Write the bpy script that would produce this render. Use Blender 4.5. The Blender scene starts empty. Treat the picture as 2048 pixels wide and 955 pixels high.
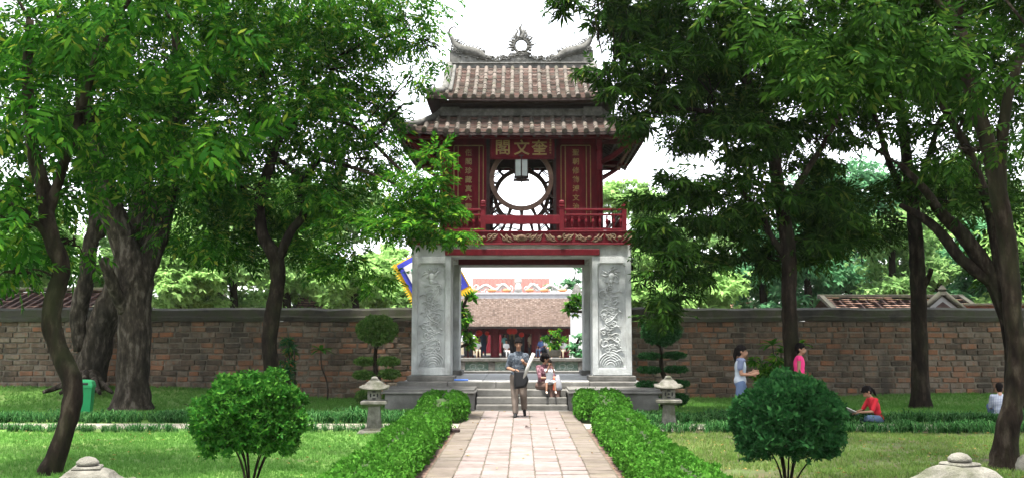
import bpy, bmesh, math, random
import numpy as np
from mathutils import Vector, Matrix, noise as mnoise
random.seed(7); RNG = np.random.default_rng(11)
R = math.radians; PI = math.pi
S = bpy.context.scene; C = S.collection

# ---------------------------------------------------------------- camera
TILT, YAW, FPX, CAMH = R(5.226), R(0.53), 2050.0, 1.75
cam = bpy.data.cameras.new("camera"); camo = bpy.data.objects.new("camera", cam); C.objects.link(camo)
camo.location = (0, 0, CAMH); camo.rotation_euler = (PI/2 + TILT, 0, YAW)
cam.sensor_width = 36; cam.lens = FPX/2048*36; cam.clip_start = .1; cam.clip_end = 2000
S.camera = camo
CR = camo.rotation_euler.to_matrix()
def P(x, y, Y):
    """world point on the vertical plane at depth Y seen at photo position (x, y)"""
    d = CR @ Vector(((x-1024)/FPX, (477.5-y)/FPX, -1))
    return Vector((d.x*Y/d.y, Y, CAMH + d.z*Y/d.y))
def G(x, y, z=0.0):
    d = CR @ Vector(((x-1024)/FPX, (477.5-y)/FPX, -1)); k = (z-CAMH)/d.z
    return Vector((d.x*k, d.y*k, z))
def ppm(Y): return FPX/Y

# ---------------------------------------------------------------- sky, sun, exposure
SUN_EL, SUN_AZ = R(78), R(196)          # azimuth from +Y clockwise: behind the camera, a little left
w = bpy.data.worlds.new("World"); S.world = w; w.use_nodes = True
nt = w.node_tree; nt.nodes.clear()
sky = nt.nodes.new("ShaderNodeTexSky"); sky.sky_type = 'NISHITA'; sky.sun_disc = False
sky.sun_elevation = SUN_EL; sky.sun_rotation = SUN_AZ; sky.air_density = 1.0; sky.dust_density = 1.5; sky.ozone_density = 1.0
hs = nt.nodes.new("ShaderNodeHueSaturation"); hs.inputs['Saturation'].default_value = .22
bg = nt.nodes.new("ShaderNodeBackground"); bg.inputs['Strength'].default_value = .15
wo = nt.nodes.new("ShaderNodeOutputWorld")
nt.links.new(sky.outputs[0], hs.inputs['Color']); nt.links.new(hs.outputs[0], bg.inputs[0]); nt.links.new(bg.outputs[0], wo.inputs[0])
sl = bpy.data.lights.new("sun", 'SUN'); sl.energy = 3.6; sl.angle = R(4); sl.color = (1, .96, .88)
so = bpy.data.objects.new("sun", sl); C.objects.link(so)
sd = Vector((math.sin(SUN_AZ)*math.cos(SUN_EL), math.cos(SUN_AZ)*math.cos(SUN_EL), math.sin(SUN_EL)))
so.rotation_euler = sd.to_track_quat('Z', 'Y').to_euler(); so.location = sd*60
S.view_settings.view_transform = 'Standard'; S.view_settings.look = 'None'; S.view_settings.gamma = 1
S.view_settings.exposure = 2.35
S.cycles.max_bounces = 8; S.cycles.diffuse_bounces = 5; S.cycles.glossy_bounces = 3; S.cycles.transmission_bounces = 5
S.cycles.use_denoising = True; S.cycles.sample_clamp_indirect = 6

# ---------------------------------------------------------------- helpers
class MB:
    def __init__(s): s.v = []; s.f = []; s.sm = []
    def add(s, vs, fs, sm=False):
        o = len(s.v); s.v += [tuple(v) for v in vs]; s.f += [tuple(i+o for i in f) for f in fs]; s.sm += [sm]*len(fs); return s
    def bb(s, x0, x1, y0, y1, z0, z1, ch=0.0):
        if ch <= 0:
            vs = [(x, y, z) for z in (z0, z1) for y in (y0, y1) for x in (x0, x1)]
            return s.add(vs, [(0,2,3,1), (4,5,7,6), (0,1,5,4), (2,6,7,3), (0,4,6,2), (1,3,7,5)])
        bm = bmesh.new(); bmesh.ops.create_cube(bm, size=1)
        for v in bm.verts:
            v.co = Vector((x0 if v.co.x < 0 else x1, y0 if v.co.y < 0 else y1, z0 if v.co.z < 0 else z1))
        bmesh.ops.bevel(bm, geom=bm.edges[:], offset=ch, segments=1, affect='EDGES')
        s.addbm(bm); return s
    def addbm(s, bm, M=None, sm=False):
        bm.verts.ensure_lookup_table(); bm.verts.index_update()
        vs = [(M @ v.co) if M else v.co.copy() for v in bm.verts]; fs = [[v.index for v in f.verts] for f in bm.faces]
        bm.free(); return s.add(vs, fs, sm)
    def box(s, c, size, rot=None, ch=0.0):
        t = MB(); a, b, d = (q/2 for q in size); t.bb(-a, a, -b, b, -d, d, ch)
        M = Matrix.Translation(c) @ (rot.to_4x4() if rot else Matrix()); return s.add([M @ Vector(v) for v in t.v], t.f)
    def tube(s, pts, rs, n=8, cap=True, sm=True, wob=0.0, flat=1.0):
        pts = [Vector(p) for p in pts]; N = len(pts)
        if not hasattr(rs, '__len__'): rs = [rs]*N
        t0 = (pts[1]-pts[0]).normalized(); u = t0.orthogonal().normalized(); vs = []
        for i, p in enumerate(pts):
            t = (pts[min(i+1, N-1)]-pts[max(i-1, 0)]).normalized()
            u = (u - t*u.dot(t)); u = u.normalized() if u.length > 1e-6 else t.orthogonal().normalized()
            v = t.cross(u)
            for k in range(n):
                a = 2*PI*k/n; d = u*math.cos(a)+v*math.sin(a)*flat; r = rs[i]
                if wob: r *= 1+wob*mnoise.noise((p+d*r)*(1.6/max(r, .06)*.35))
                vs.append(p+d*r)
        fs = [(i*n+k, i*n+(k+1) % n, (i+1)*n+(k+1) % n, (i+1)*n+k) for i in range(N-1) for k in range(n)]
        if cap: fs += [tuple(range(n-1, -1, -1)), tuple((N-1)*n+k for k in range(n))]
        return s.add(vs, fs, sm)
    def lathe(s, prof, n=16, c=(0, 0, 0), sm=True, a0=0.0, sc=(1, 1)):
        c = Vector(c); vs = []
        for r, z in prof:
            for k in range(n):
                a = 2*PI*k/n+a0; vs.append(c+Vector((r*math.cos(a)*sc[0], r*math.sin(a)*sc[1], z)))
        N = len(prof); fs = [(i*n+k, i*n+(k+1) % n, (i+1)*n+(k+1) % n, (i+1)*n+k) for i in range(N-1) for k in range(n)]
        fs += [tuple(range(n-1, -1, -1)), tuple((N-1)*n+k for k in range(n))]; return s.add(vs, fs, sm)
    def square(s, prof, c=(0, 0, 0)):      # square lathe, prof = (half width, z)
        return s.lathe([(r*math.sqrt(2), z) for r, z in prof], 4, c, False, PI/4)
    def ell(s, c, r, nu=12, nv=8, rot=None):
        bm = bmesh.new(); bmesh.ops.create_uvsphere(bm, u_segments=nu, v_segments=nv, radius=1)
        M = Matrix.Translation(c) @ (rot.to_4x4() if rot else Matrix()) @ Matrix.Diagonal((*r, 1)); return s.addbm(bm, M, True)
    def cap(s, a, b, ra, rb, n=10):        # tapered limb with round ends
        a = Vector(a); b = Vector(b); d = b-a; L = max(d.length, 1e-5); t = d/L; pts = []; rs = []
        for k in range(4):
            q = PI/2*(1-k/3)*.98; pts.append(a-t*ra*math.sin(q)); rs.append(max(ra*math.cos(q), ra*.05))
        for k in range(4):
            q = PI/2*k/3*.98; pts.append(b+t*rb*math.sin(q)); rs.append(max(rb*math.cos(q), rb*.05))
        return s.tube(pts, rs, n)
    def prism(s, outl, o, ax, ay, depth):  # outline (2-D) on plane o + x*ax + y*ay, extruded by vector depth
        o = Vector(o); ax = Vector(ax); ay = Vector(ay); dp = Vector(depth); n = len(outl)
        f = [o+ax*p[0]+ay*p[1] for p in outl]; vs = f+[p+dp for p in f]
        fs = [tuple(range(n)), tuple(range(2*n-1, n-1, -1))]+[(k, n+k, n+(k+1) % n, (k+1) % n) for k in range(n)]
        return s.add(vs, fs)
    def mesh(s, name):
        me = bpy.data.meshes.new(name); me.from_pydata(s.v, [], s.f); me.polygons.foreach_set('use_smooth', s.sm); me.update()
        bm = bmesh.new(); bm.from_mesh(me); bmesh.ops.recalc_face_normals(bm, faces=bm.faces[:]); bm.to_mesh(me); bm.free(); return me

def link(name, me, mat=None, parent=None, kind=None, label=None):
    o = bpy.data.objects.new(name, me); C.objects.link(o)
    if mat is not None and me is not None and not len(me.materials): me.materials.append(mat)
    if parent is not None:
        o.parent = parent; o.matrix_parent_inverse = wm(parent).inverted()
    if kind: o['kind'] = kind
    if label: o['label'] = label
    return o
def wm(o):
    m = o.matrix_basis.copy()
    if o.parent: m = wm(o.parent) @ o.matrix_parent_inverse @ m
    return m
def obj(name, mb, mat=None, parent=None, kind=None, label=None): return link(name, mb.mesh(name), mat, parent, kind, label)
def tag(o, label, cat, group=None, kind=None):
    o['label'] = label; o['category'] = cat
    if group: o['group'] = group
    if kind: o['kind'] = kind
    return o
def thing(name, label, cat, loc=(0, 0, 0), rz=0, group=None):
    o = bpy.data.objects.new(name, None); o.empty_display_size = .2; C.objects.link(o); o.location = loc; o.rotation_euler = (0, 0, rz)
    return tag(o, label, cat, group)
def struct(name, mb, mat): return obj(name, mb, mat, kind='structure')
def inst(name, me, mat, parent, M):        # a piece sharing mesh data
    o = link(name, me, mat, parent); o.matrix_basis = M; return o
def dup(root, loc, rz, label=None, sc=None):
    r = root.copy(); C.objects.link(r); r.location = loc; r.rotation_euler = (0, 0, rz)
    if sc: r.scale = (sc, sc, sc)
    if label: r['label'] = label
    for ch in list(root.children):
        c = ch.copy(); C.objects.link(c); c.parent = r
        for g in ch.children:
            d = g.copy(); C.objects.link(d); d.parent = c
    return r
def npmesh(name, V, F, mat=None):
    me = bpy.data.meshes.new(name); k = F.shape[1]
    me.vertices.add(len(V)); me.vertices.foreach_set('co', np.ascontiguousarray(V, np.float32).ravel())
    me.loops.add(F.size); me.loops.foreach_set('vertex_index', np.ascontiguousarray(F, np.int32).ravel())
    me.polygons.add(len(F)); me.polygons.foreach_set('loop_start', np.arange(0, F.size, k, dtype=np.int32))
    me.update(calc_edges=True); me.validate()
    if mat: me.materials.append(mat)
    return me
def smooth_path(pts, sub=4):
    pts = [Vector(p) for p in pts]; out = []
    for i in range(len(pts)-1):
        p0, p1, p2, p3 = pts[max(i-1, 0)], pts[i], pts[i+1], pts[min(i+2, len(pts)-1)]
        for k in range(sub):
            t = k/sub; out.append(.5*((2*p1)+(p2-p0)*t+(2*p0-5*p1+4*p2-p3)*t*t+(3*p1-p0-3*p2+p3)*t**3))
    out.append(pts[-1]); return out
def interp(vals, sub=4):
    out = []
    for i in range(len(vals)-1):
        for k in range(sub): out.append(vals[i]+(vals[i+1]-vals[i])*k/sub)
    return out+[vals[-1]]

# ---------------------------------------------------------------- materials
def ramp(nt, stops):
    r = nt.nodes.new('ShaderNodeValToRGB'); e = r.color_ramp.elements
    while len(e) > 1: e.remove(e[-1])
    for i, (p, c) in enumerate(stops):
        q = e[0] if i == 0 else e.new(p); q.position = p; q.color = (*c, 1)
    return r
def M(name, cols, scale=4.0, w=0.0, rough=.75, bump=.0, bscale=40.0, stain=None, sscale=1.2, samt=.6, spec=.3, trans=0.0, stretch=(1, 1, 1), metal=0.0, rvar=0.0):
    """noise / per-piece random colour ramp, dirt patches and fine relief"""
    m = bpy.data.materials.new(name); m.use_nodes = True; t = m.node_tree; N = t.nodes; L = t.links; N.clear()
    out = N.new('ShaderNodeOutputMaterial'); b = N.new('ShaderNodeBsdfPrincipled'); b.inputs['Roughness'].default_value = rough
    b.inputs['Specular IOR Level'].default_value = spec; b.inputs['Metallic'].default_value = metal
    g = N.new('ShaderNodeNewGeometry'); oi = N.new('ShaderNodeObjectInfo')
    def math_(op, a, bb=None):
        q = N.new('ShaderNodeMath'); q.operation = op
        for i, x in enumerate((a, bb)):
            if x is None: continue
            if isinstance(x, (int, float)): q.inputs[i].default_value = x
            else: L.new(x, q.inputs[i])
        return q.outputs[0]
    rnd = math_('FRACT', math_('ADD', oi.outputs['Random'], g.outputs['Random Per Island']))
    mp = N.new('ShaderNodeMapping'); mp.inputs['Scale'].default_value = stretch; L.new(g.outputs['Position'], mp.inputs[0])
    def nz(sc, det=4):
        q = N.new('ShaderNodeTexNoise'); q.inputs['Scale'].default_value = sc; q.inputs['Detail'].default_value = det; q.inputs['Roughness'].default_value = .62
        L.new(mp.outputs[0], q.inputs['Vector']); return q.outputs['Fac']
    if w >= 1: fac = rnd
    else:
        n1 = nz(scale, 6); fac = math_('ADD', math_('MULTIPLY', math_('SUBTRACT', n1, .5), 1.9*(1-w)), .5)
        if w > 0: fac = math_('ADD', fac, math_('MULTIPLY', math_('SUBTRACT', rnd, .5), w))
    cr = ramp(t, cols); L.new(fac, cr.inputs[0]); col = cr.outputs[0]
    if stain:
        sr = ramp(t, [(.48, (0, 0, 0)), (.66, (1, 1, 1))]); L.new(nz(sscale, 5), sr.inputs[0])
        mx = N.new('ShaderNodeMix'); mx.data_type = 'RGBA'; L.new(math_('MULTIPLY', sr.outputs[0], samt), mx.inputs[0])
        L.new(col, mx.inputs[6]); mx.inputs[7].default_value = (*stain, 1); col = mx.outputs[2]
    if rvar:
        hsv = N.new('ShaderNodeHueSaturation'); L.new(col, hsv.inputs['Color'])
        L.new(math_('ADD', 1-rvar, math_('MULTIPLY', rnd, 2*rvar)), hsv.inputs['Value']); col = hsv.outputs[0]
    L.new(col, b.inputs['Base Color'])
    if bump:
        bp = N.new('ShaderNodeBump'); bp.inputs['Strength'].default_value = bump; bp.inputs['Distance'].default_value = .02
        L.new(nz(bscale, 5), bp.inputs['Height']); L.new(bp.outputs[0], b.inputs['Normal'])
    sh = b.outputs[0]
    if trans:
        tr = N.new('ShaderNodeBsdfTranslucent'); L.new(col, tr.inputs[0]); ms = N.new('ShaderNodeMixShader'); ms.inputs[0].default_value = trans
        L.new(sh, ms.inputs[1]); L.new(tr.outputs[0], ms.inputs[2]); sh = ms.outputs[0]
    L.new(sh, out.inputs[0]); return m
def flat(name, c, rough=.6, **k): return M(name, [(0, tuple(x*.8 for x in c)), (1, tuple(min(1, x*1.2) for x in c))], rough=rough, **k)

m_ground = M('ground_soil', [(.2, (.05, .04, .022)), (.8, (.09, .07, .04))], 1.5, rough=.95, bump=.4)
m_lawn = M('lawn_soil', [(.25, (.05, .12, .016)), (.6, (.085, .18, .026)), (.85, (.12, .22, .042))], .9, rough=.95, bump=.5, bscale=60, stain=(.12, .09, .05), sscale=.8, samt=.45)
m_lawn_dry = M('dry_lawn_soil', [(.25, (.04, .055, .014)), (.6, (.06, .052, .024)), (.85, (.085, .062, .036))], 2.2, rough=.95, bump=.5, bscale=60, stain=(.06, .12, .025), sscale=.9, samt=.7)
m_dirt = M('brown_dirt', [(.3, (.06, .038, .028)), (.7, (.13, .085, .065))], 9, rough=.95, bump=.7, bscale=50)
m_tile_pink = M('pink_paving_tile', [(.1, (.095, .075, .069)), (.5, (.142, .113, .105)), (.85, (.175, .150, .144))], 7, .35, .85, .35, 30, (.095, .083, .068), 2.2, .5)
m_tile_edge = M('brown_edge_tile', [(.1, (.066, .053, .042)), (.5, (.098, .080, .066)), (.9, (.13, .11, .095))], 7, .4, .9, .25, 30, (.11, .095, .065), 2.5, .5)
m_joint = M('path_joint', [(.3, (.05, .044, .03)), (.7, (.08, .07, .05))], 20, rough=.95)
m_cross = M('pale_cross_path', [(.3, (.16, .145, .115)), (.7, (.22, .20, .16))], 3, rough=.9, bump=.2)
m_brick = M('old_brick', [(.05, (.024, .020, .014)), (.25, (.058, .042, .029)), (.42, (.10, .066, .044)), (.55, (.125, .105, .08)), (.66, (.135, .075, .045)), (.84, (.17, .075, .038)), (1, (.24, .082, .032))],
            10, .6, .95, .9, 28, (.026, .023, .017), 1.1, .85, stretch=(1, 1, .45))
m_mortar = M('dark_mortar', [(.3, (.085, .072, .054)), (.7, (.15, .13, .10))], 6, rough=.95, bump=.5, stain=(.03, .03, .025), sscale=1.1, samt=.8)
m_coping = M('mossy_coping', [(.25, (.015, .014, .010)), (.5, (.032, .030, .021)), (.7, (.022, .028, .009)), (.9, (.045, .041, .031))], 2.5, rough=.95, bump=.4, stain=(.03, .03, .024), sscale=.9, samt=.6)
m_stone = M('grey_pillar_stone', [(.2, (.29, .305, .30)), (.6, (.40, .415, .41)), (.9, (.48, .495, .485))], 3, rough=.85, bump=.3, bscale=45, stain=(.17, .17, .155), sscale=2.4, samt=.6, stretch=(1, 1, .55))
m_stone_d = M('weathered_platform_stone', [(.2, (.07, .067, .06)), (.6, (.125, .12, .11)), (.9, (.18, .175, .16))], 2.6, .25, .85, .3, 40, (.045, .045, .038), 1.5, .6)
m_floor = M('platform_paving', [(.2, (.24, .24, .235)), (.8, (.34, .34, .335))], 3, .4, .7, .15)
m_lant = M('lantern_stone', [(.2, (.06, .057, .045)), (.55, (.12, .113, .095)), (.9, (.19, .18, .158))], 7, .1, .95, .7, 60, (.045, .05, .024), 4, .75)
m_dark = flat('painted_dark', (.012, .012, .012), .95)  # near-black; stands for the shade inside the lantern holes
m_red = M('red_lacquer', [(.2, (.075, .003, .007)), (.6, (.11, .004, .010)), (.9, (.155, .012, .018))], 9, .15, .65, .2, 30, (.042, .003, .006), 2.4, .65, spec=.1, stretch=(1, 1, .25))
m_redb = M('bright_red_paint', [(.2, (.06, .003, .006)), (.6, (.092, .004, .009)), (.9, (.13, .011, .017))], 9, .1, .6, .05, 30, (.08, .004, .008), 1.8, .5, spec=.12)
m_gold = M('dull_gilt', [(.2, (.15, .095, .015)), (.8, (.26, .17, .03))], 8, rough=.5, spec=.5)
m_gilt2 = M('faded_gilt_carving', [(.2, (.07, .03, .018)), (.8, (.14, .10, .055))], 8, .3, .7, .3)
m_wood = M('dark_old_wood', [(.2, (.02, .012, .012)), (.8, (.05, .03, .026))], 5, .2, .8, .2)
m_ringw = M('brown_painted_ring', [(.2, (.09, .045, .03)), (.8, (.17, .10, .07))], 6, .1, .6, .1)
m_tileR = M('old_roof_tile', [(.08, (.045, .040, .034)), (.35, (.095, .070, .058)), (.6, (.135, .078, .064)), (.85, (.15, .122, .104))], 9, .65, .9, .35, 40, (.10, .095, .075), 2.5, .6)
m_cover = M('grey_cover_tile', [(.08, (.035, .032, .027)), (.5, (.078, .065, .055)), (.9, (.118, .096, .082))], 9, .6, .9, .5, 40, (.055, .055, .033), 3, .6)
m_cement = M('lichen_cement', [(.2, (.06, .058, .052)), (.6, (.115, .113, .105)), (.9, (.18, .176, .166))], 9, .2, .95, .5, 50, (.04, .04, .034), 2.5, .65)
def leaf(name, stops, trans=.38, rough=.75, spec=.02): return M(name, stops, w=1.0, rough=rough, trans=trans, spec=spec)
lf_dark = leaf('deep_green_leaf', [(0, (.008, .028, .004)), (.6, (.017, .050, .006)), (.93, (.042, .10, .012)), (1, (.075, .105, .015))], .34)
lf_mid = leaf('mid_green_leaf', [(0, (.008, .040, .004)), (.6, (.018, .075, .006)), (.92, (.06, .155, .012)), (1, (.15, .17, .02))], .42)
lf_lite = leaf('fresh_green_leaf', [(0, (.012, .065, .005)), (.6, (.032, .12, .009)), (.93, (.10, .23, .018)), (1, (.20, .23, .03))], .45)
lf_far = leaf('far_hazed_leaf', [(0, (.08, .17, .05)), (.6, (.16, .29, .09)), (1, (.25, .38, .14))], .5)  # paler and bluer: distance haze put into the leaf colour
lf_far2 = leaf('far_haze_blue_leaf', [(0, (.05, .16, .07)), (.6, (.10, .26, .12)), (1, (.17, .34, .16))], .48)  # blue haze of the distance put into this leaf colour
lf_far3 = leaf('far_haze_bright_leaf', [(0, (.12, .24, .06)), (.6, (.22, .38, .11)), (1, (.32, .48, .16))], .5)  # pallor of the distance put into the colour here too
lf_hedge = leaf('hedge_leaf', [(0, (.022, .085, .008)), (.6, (.042, .135, .014)), (1, (.075, .19, .028))], .35)
lf_bush = leaf('glossy_bush_leaf', [(0, (.010, .055, .006)), (.6, (.024, .095, .012)), (1, (.065, .17, .022))], .32, .4)
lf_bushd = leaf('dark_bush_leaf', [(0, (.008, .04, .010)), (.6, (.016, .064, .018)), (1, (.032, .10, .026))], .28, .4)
lf_mondo = leaf('mondo_grass_blade', [(0, (.012, .05, .012)), (.6, (.025, .09, .022)), (1, (.07, .15, .05))], .25)
lf_grass = M('lawn_grass_blade', [(0, (.05, .14, .018)), (.45, (.070, .175, .03)), (.75, (.11, .23, .05)), (1, (.19, .245, .09))], .55, .5, .7, trans=.35, spec=.05)
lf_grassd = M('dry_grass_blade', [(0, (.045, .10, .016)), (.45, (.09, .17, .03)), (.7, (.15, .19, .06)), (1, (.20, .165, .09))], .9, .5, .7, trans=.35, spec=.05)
lf_topi = leaf('topiary_leaf', [(0, (.035, .09, .015)), (.6, (.07, .14, .028)), (1, (.13, .19, .055))], .3, .5)
lf_croton = leaf('croton_leaf', [(0, (.015, .07, .022)), (.75, (.03, .10, .03)), (.9, (.10, .18, .02)), (1, (.26, .07, .025))], .3)
m_bark = M('dark_bark', [(.25, (.006, .0045, .0035)), (.55, (.015, .011, .008)), (.75, (.034, .027, .020))], 9, rough=1, bump=1.0, bscale=18, stain=(.02, .024, .010), sscale=3, samt=.5, spec=.05, stretch=(1, 1, .35))
m_barkg = M('grey_bark', [(.25, (.011, .009, .007)), (.55, (.032, .026, .020)), (.75, (.075, .064, .052))], 9, rough=1, bump=1.0, bscale=18, stain=(.012, .011, .008), sscale=1.6, samt=.75, spec=.05, stretch=(1, 1, .35))
m_skin = flat('skin', (.22, .115, .072), .55); m_hair = flat('black_hair', (.005, .004, .004), .8, spec=.05)
# ================================================================ GROUND AND PATHS
def lawn_z(x, y):
    z = .02 + .03*mnoise.noise((x*.5, y*.5, 3)) + .012*mnoise.noise((x*2, y*2, 7))
    if x < -5: z += .30*math.exp(-((y-27.0)/1.6)**2)*min(1, (-5-x)/4)
    if x > 7: z += .14*math.exp(-((y-27.0)/1.3)**2)*min(1, (x-7)/4)
    return z
mb = MB(); mb.bb(-150, 150, -40, 220, -.3, -.05); struct('ground', mb, m_ground)
def lawn(name, x0, x1, y0, y1, mat):
    nx = max(2, int((x1-x0)/.35)); ny = max(2, int((y1-y0)/.35)); mb = MB()
    vs = [(x0+(x1-x0)*i/nx, y0+(y1-y0)*j/ny, lawn_z(x0+(x1-x0)*i/nx, y0+(y1-y0)*j/ny)) for j in range(ny+1) for i in range(nx+1)]
    mb.add(vs, [(j*(nx+1)+i, j*(nx+1)+i+1, (j+1)*(nx+1)+i+1, (j+1)*(nx+1)+i) for j in range(ny) for i in range(nx)], True); return struct(name, mb, mat)
lawn('lawn', -24, -1.62, 2, 18.75, m_lawn); lawn('far_lawn', -24, -2.0, 19.75, 27.6, m_lawn)
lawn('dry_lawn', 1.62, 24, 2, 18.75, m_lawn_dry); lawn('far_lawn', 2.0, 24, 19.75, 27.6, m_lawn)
mb = MB(); mb.bb(-1.75, -1.16, 2, 22.95, -.05, .012); mb.bb(1.16, 1.75, 2, 22.95, -.05, .012); struct('soil_strip', mb, m_dirt)
cross = MB(); cross.bb(-24, -1.17, 18.74, 19.76, -.04, .03); cross.bb(1.17, 24, 18.74, 19.76, -.04, .03); struct('cross_path', cross, m_cross)
mb = MB(); mb.bb(-1.17, 1.17, -2, 22.98, -.05, .018); path = struct('path', mb, m_joint)
def chamfer_piece(name, sx, sy, sz, ch):
    t = MB(); t.bb(-sx/2, sx/2, -sy/2, sy/2, -sz/2, sz/2, ch); return t.mesh(name)
tme = [chamfer_piece('paving_tile', .318, .306-.016*k, .05, .008) for k in range(3)]
for me in tme: me.materials.append(m_tile_pink)
y = 22.78; r = 0
while y > 10.6:
    for c in range(7):
        edge = c in (0, 6); me = random.choice(tme)
        Mx = Matrix.Translation((-.99+c*.33+random.uniform(-.004, .004), y+(.1 if edge else .05*(c % 2))+random.uniform(-.006, .006), .006+random.uniform(-.003, .006)+.012*mnoise.noise((c*.8, y*.7, 1)))) @ Matrix.Rotation(random.gauss(0, .012), 4, 'Z') @ Matrix.Rotation(random.gauss(0, .012), 4, 'X') @ Matrix.Rotation(random.gauss(0, .012), 4, 'Y')
        o = inst('edge_tile' if edge else 'paving_tile', me, None, path, Mx)
        if edge: o.material_slots[0].link = 'OBJECT'; o.material_slots[0].material = m_tile_edge
    y -= .33
mb = MB()
while y > -1.5:
    for c in range(7): mb.bb(-1.149+c*.33, -.831+c*.33, y-.159, y+.159, 0, .031)
    y -= .33
obj('paving_tile', mb, m_tile_pink, path, kind='stuff')

# ================================================================ BRICK WALLS
bme = [chamfer_piece('brick', L_, .10, H_, .014) for L_, H_ in ((.40, .135), (.33, .135), (.37, .128), (.26, .132))]
for me in bme: me.materials.append(m_brick)
def brick_wall(x0, x1, label, near):
    cx = (x0+x1)/2; wl = thing('brick_wall', label, 'wall', (cx, 27.6, 0))
    mb = MB(); mb.bb(x0, x1, 27.385, 27.95, -.2, 2.06); obj('masonry_core', mb, m_mortar, wl)
    mb = MB(); n = int((x1-x0)/.5)
    prof = [(27.26, 2.06), (27.26, 2.16), (27.31, 2.20), (27.36, 2.36), (27.6, 2.42), (27.84, 2.36), (27.95, 2.06)]
    vs = []
    for i in range(n+1):
        x = x0+(x1-x0)*i/n
        for (py, pz) in prof: vs.append((x, py+.03*mnoise.noise((x*2, pz*9, 2)), pz+.035*mnoise.noise((x*.7, 3, 5))+.03*mnoise.noise((x*3.1, pz*4, 5))))
    k = len(prof); mb.add(vs, [(i*k+j, (i+1)*k+j, (i+1)*k+j+1, i*k+j+1) for i in range(n) for j in range(k-1)]+[tuple(range(k)), tuple(n*k+j for j in range(k))])
    obj('coping', mb, m_coping, wl)
    B = []; z = .02; row = 0
    while z < 1.98:
        x = x0+random.uniform(0, .3)
        while x < x1-.2:
            q = random.choice((0, 0, 1, 2, 2, 3)); L_ = (.40, .33, .37, .26)[q]
            B.append((x+L_/2, z+.07, q)); x += L_+random.uniform(.016, .042)
        z += .148+random.uniform(-.012, .012); row += 1
    vis = [b for b in B if -14.3 < b[0] < 13.9 and (abs(b[0]) > 2.6)]
    vis.sort(key=lambda b: abs(b[0]-near)); one = vis[:300]; ids = set(map(id, one)); rest = [b for b in B if id(b) not in ids]
    def mtx(b): return Matrix.Translation((b[0], 27.40+random.uniform(-.014, .014), b[1]+random.uniform(-.006, .006))) @ Matrix.Rotation(random.gauss(0, .022), 4, 'Y') @ Matrix.Rotation(random.gauss(0, .03), 4, 'Z') @ Matrix.Diagonal((random.uniform(.93, 1.03), 1, random.uniform(.80, 1.0), 1))
    for b in one: inst('brick', bme[b[2]], None, wl, mtx(b))
    mb = MB(); src = [([v.co.copy() for v in me.vertices], [tuple(p.vertices) for p in me.polygons]) for me in bme]
    for b in rest:
        m_ = mtx(b); vs, fs = src[b[2]]; mb.add([m_ @ v for v in vs], fs)
    obj('brickwork', mb, m_brick, wl, kind='stuff')
brick_wall(-24, -2.62, 'old mossy brick wall left of the stone gate with grey coping', -5.5)
brick_wall(2.62, 24, 'shaded dark brick wall right of the stone gate with mossy coping', 6.0)

# ================================================================ PLATFORM AND STEPS
pf = thing('stone_platform', 'grey stone platform with three wide steps under the red gate tower', 'platform', (0, 26.5, 0))
mb = MB()
for s in (-1, 1):
    a, b = sorted((s*1.05, s*3.05)); mb.bb(a, b, 23.08, 24.6, -.1, .40)
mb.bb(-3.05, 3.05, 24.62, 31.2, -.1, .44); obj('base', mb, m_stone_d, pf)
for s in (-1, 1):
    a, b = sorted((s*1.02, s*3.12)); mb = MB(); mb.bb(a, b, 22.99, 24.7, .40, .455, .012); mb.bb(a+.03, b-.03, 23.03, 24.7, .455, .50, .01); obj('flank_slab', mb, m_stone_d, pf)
mb = MB(); mb.bb(-1.05, 1.05, 22.96, 23.1, 0, .035, .008); obj('kerb_stone', mb, m_stone_d, pf)
for k, (yy, zz) in enumerate(((23.06, .15), (23.42, .30), (23.78, .45))):
    cuts = [-1.03, random.uniform(-.25, .35), 1.03]
    for i in range(2):
        mb = MB(); mb.bb(cuts[i]+.004, cuts[i+1]-.004, yy+random.uniform(-.006, .006), 24.62, zz-.15, zz-.002*i, .014); obj('step', mb, m_stone_d, pf)
xs = [-2.95, -1.75, -.6, .45, 1.6, 2.95]
for i in range(5):
    mb = MB(); mb.bb(xs[i]+.004, xs[i+1]-.004, 24.36+random.uniform(-.008, .008), 24.86, .45, .598+random.uniform(-.003, .003), .014); obj('edge_slab', mb, m_stone_d, pf)
fme = chamfer_piece('floor_slab', .94, .78, .1, .008); fme.materials.append(m_floor)
for i in range(6):
    for j in range(6):
        inst('floor_slab', fme, None, pf, Matrix.Translation((-2.375+i*.95, 25.26+j*.79, .545+random.uniform(-.004, .004))))
mb = MB(); mb.bb(-3.6, 3.6, 31.25, 31.7, -.1, .60, .02); mb.bb(-3.6, 3.6, 31.15, 31.25, -.1, .46, .01); obj('rear_ledge', mb, m_stone_d, pf)

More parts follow.
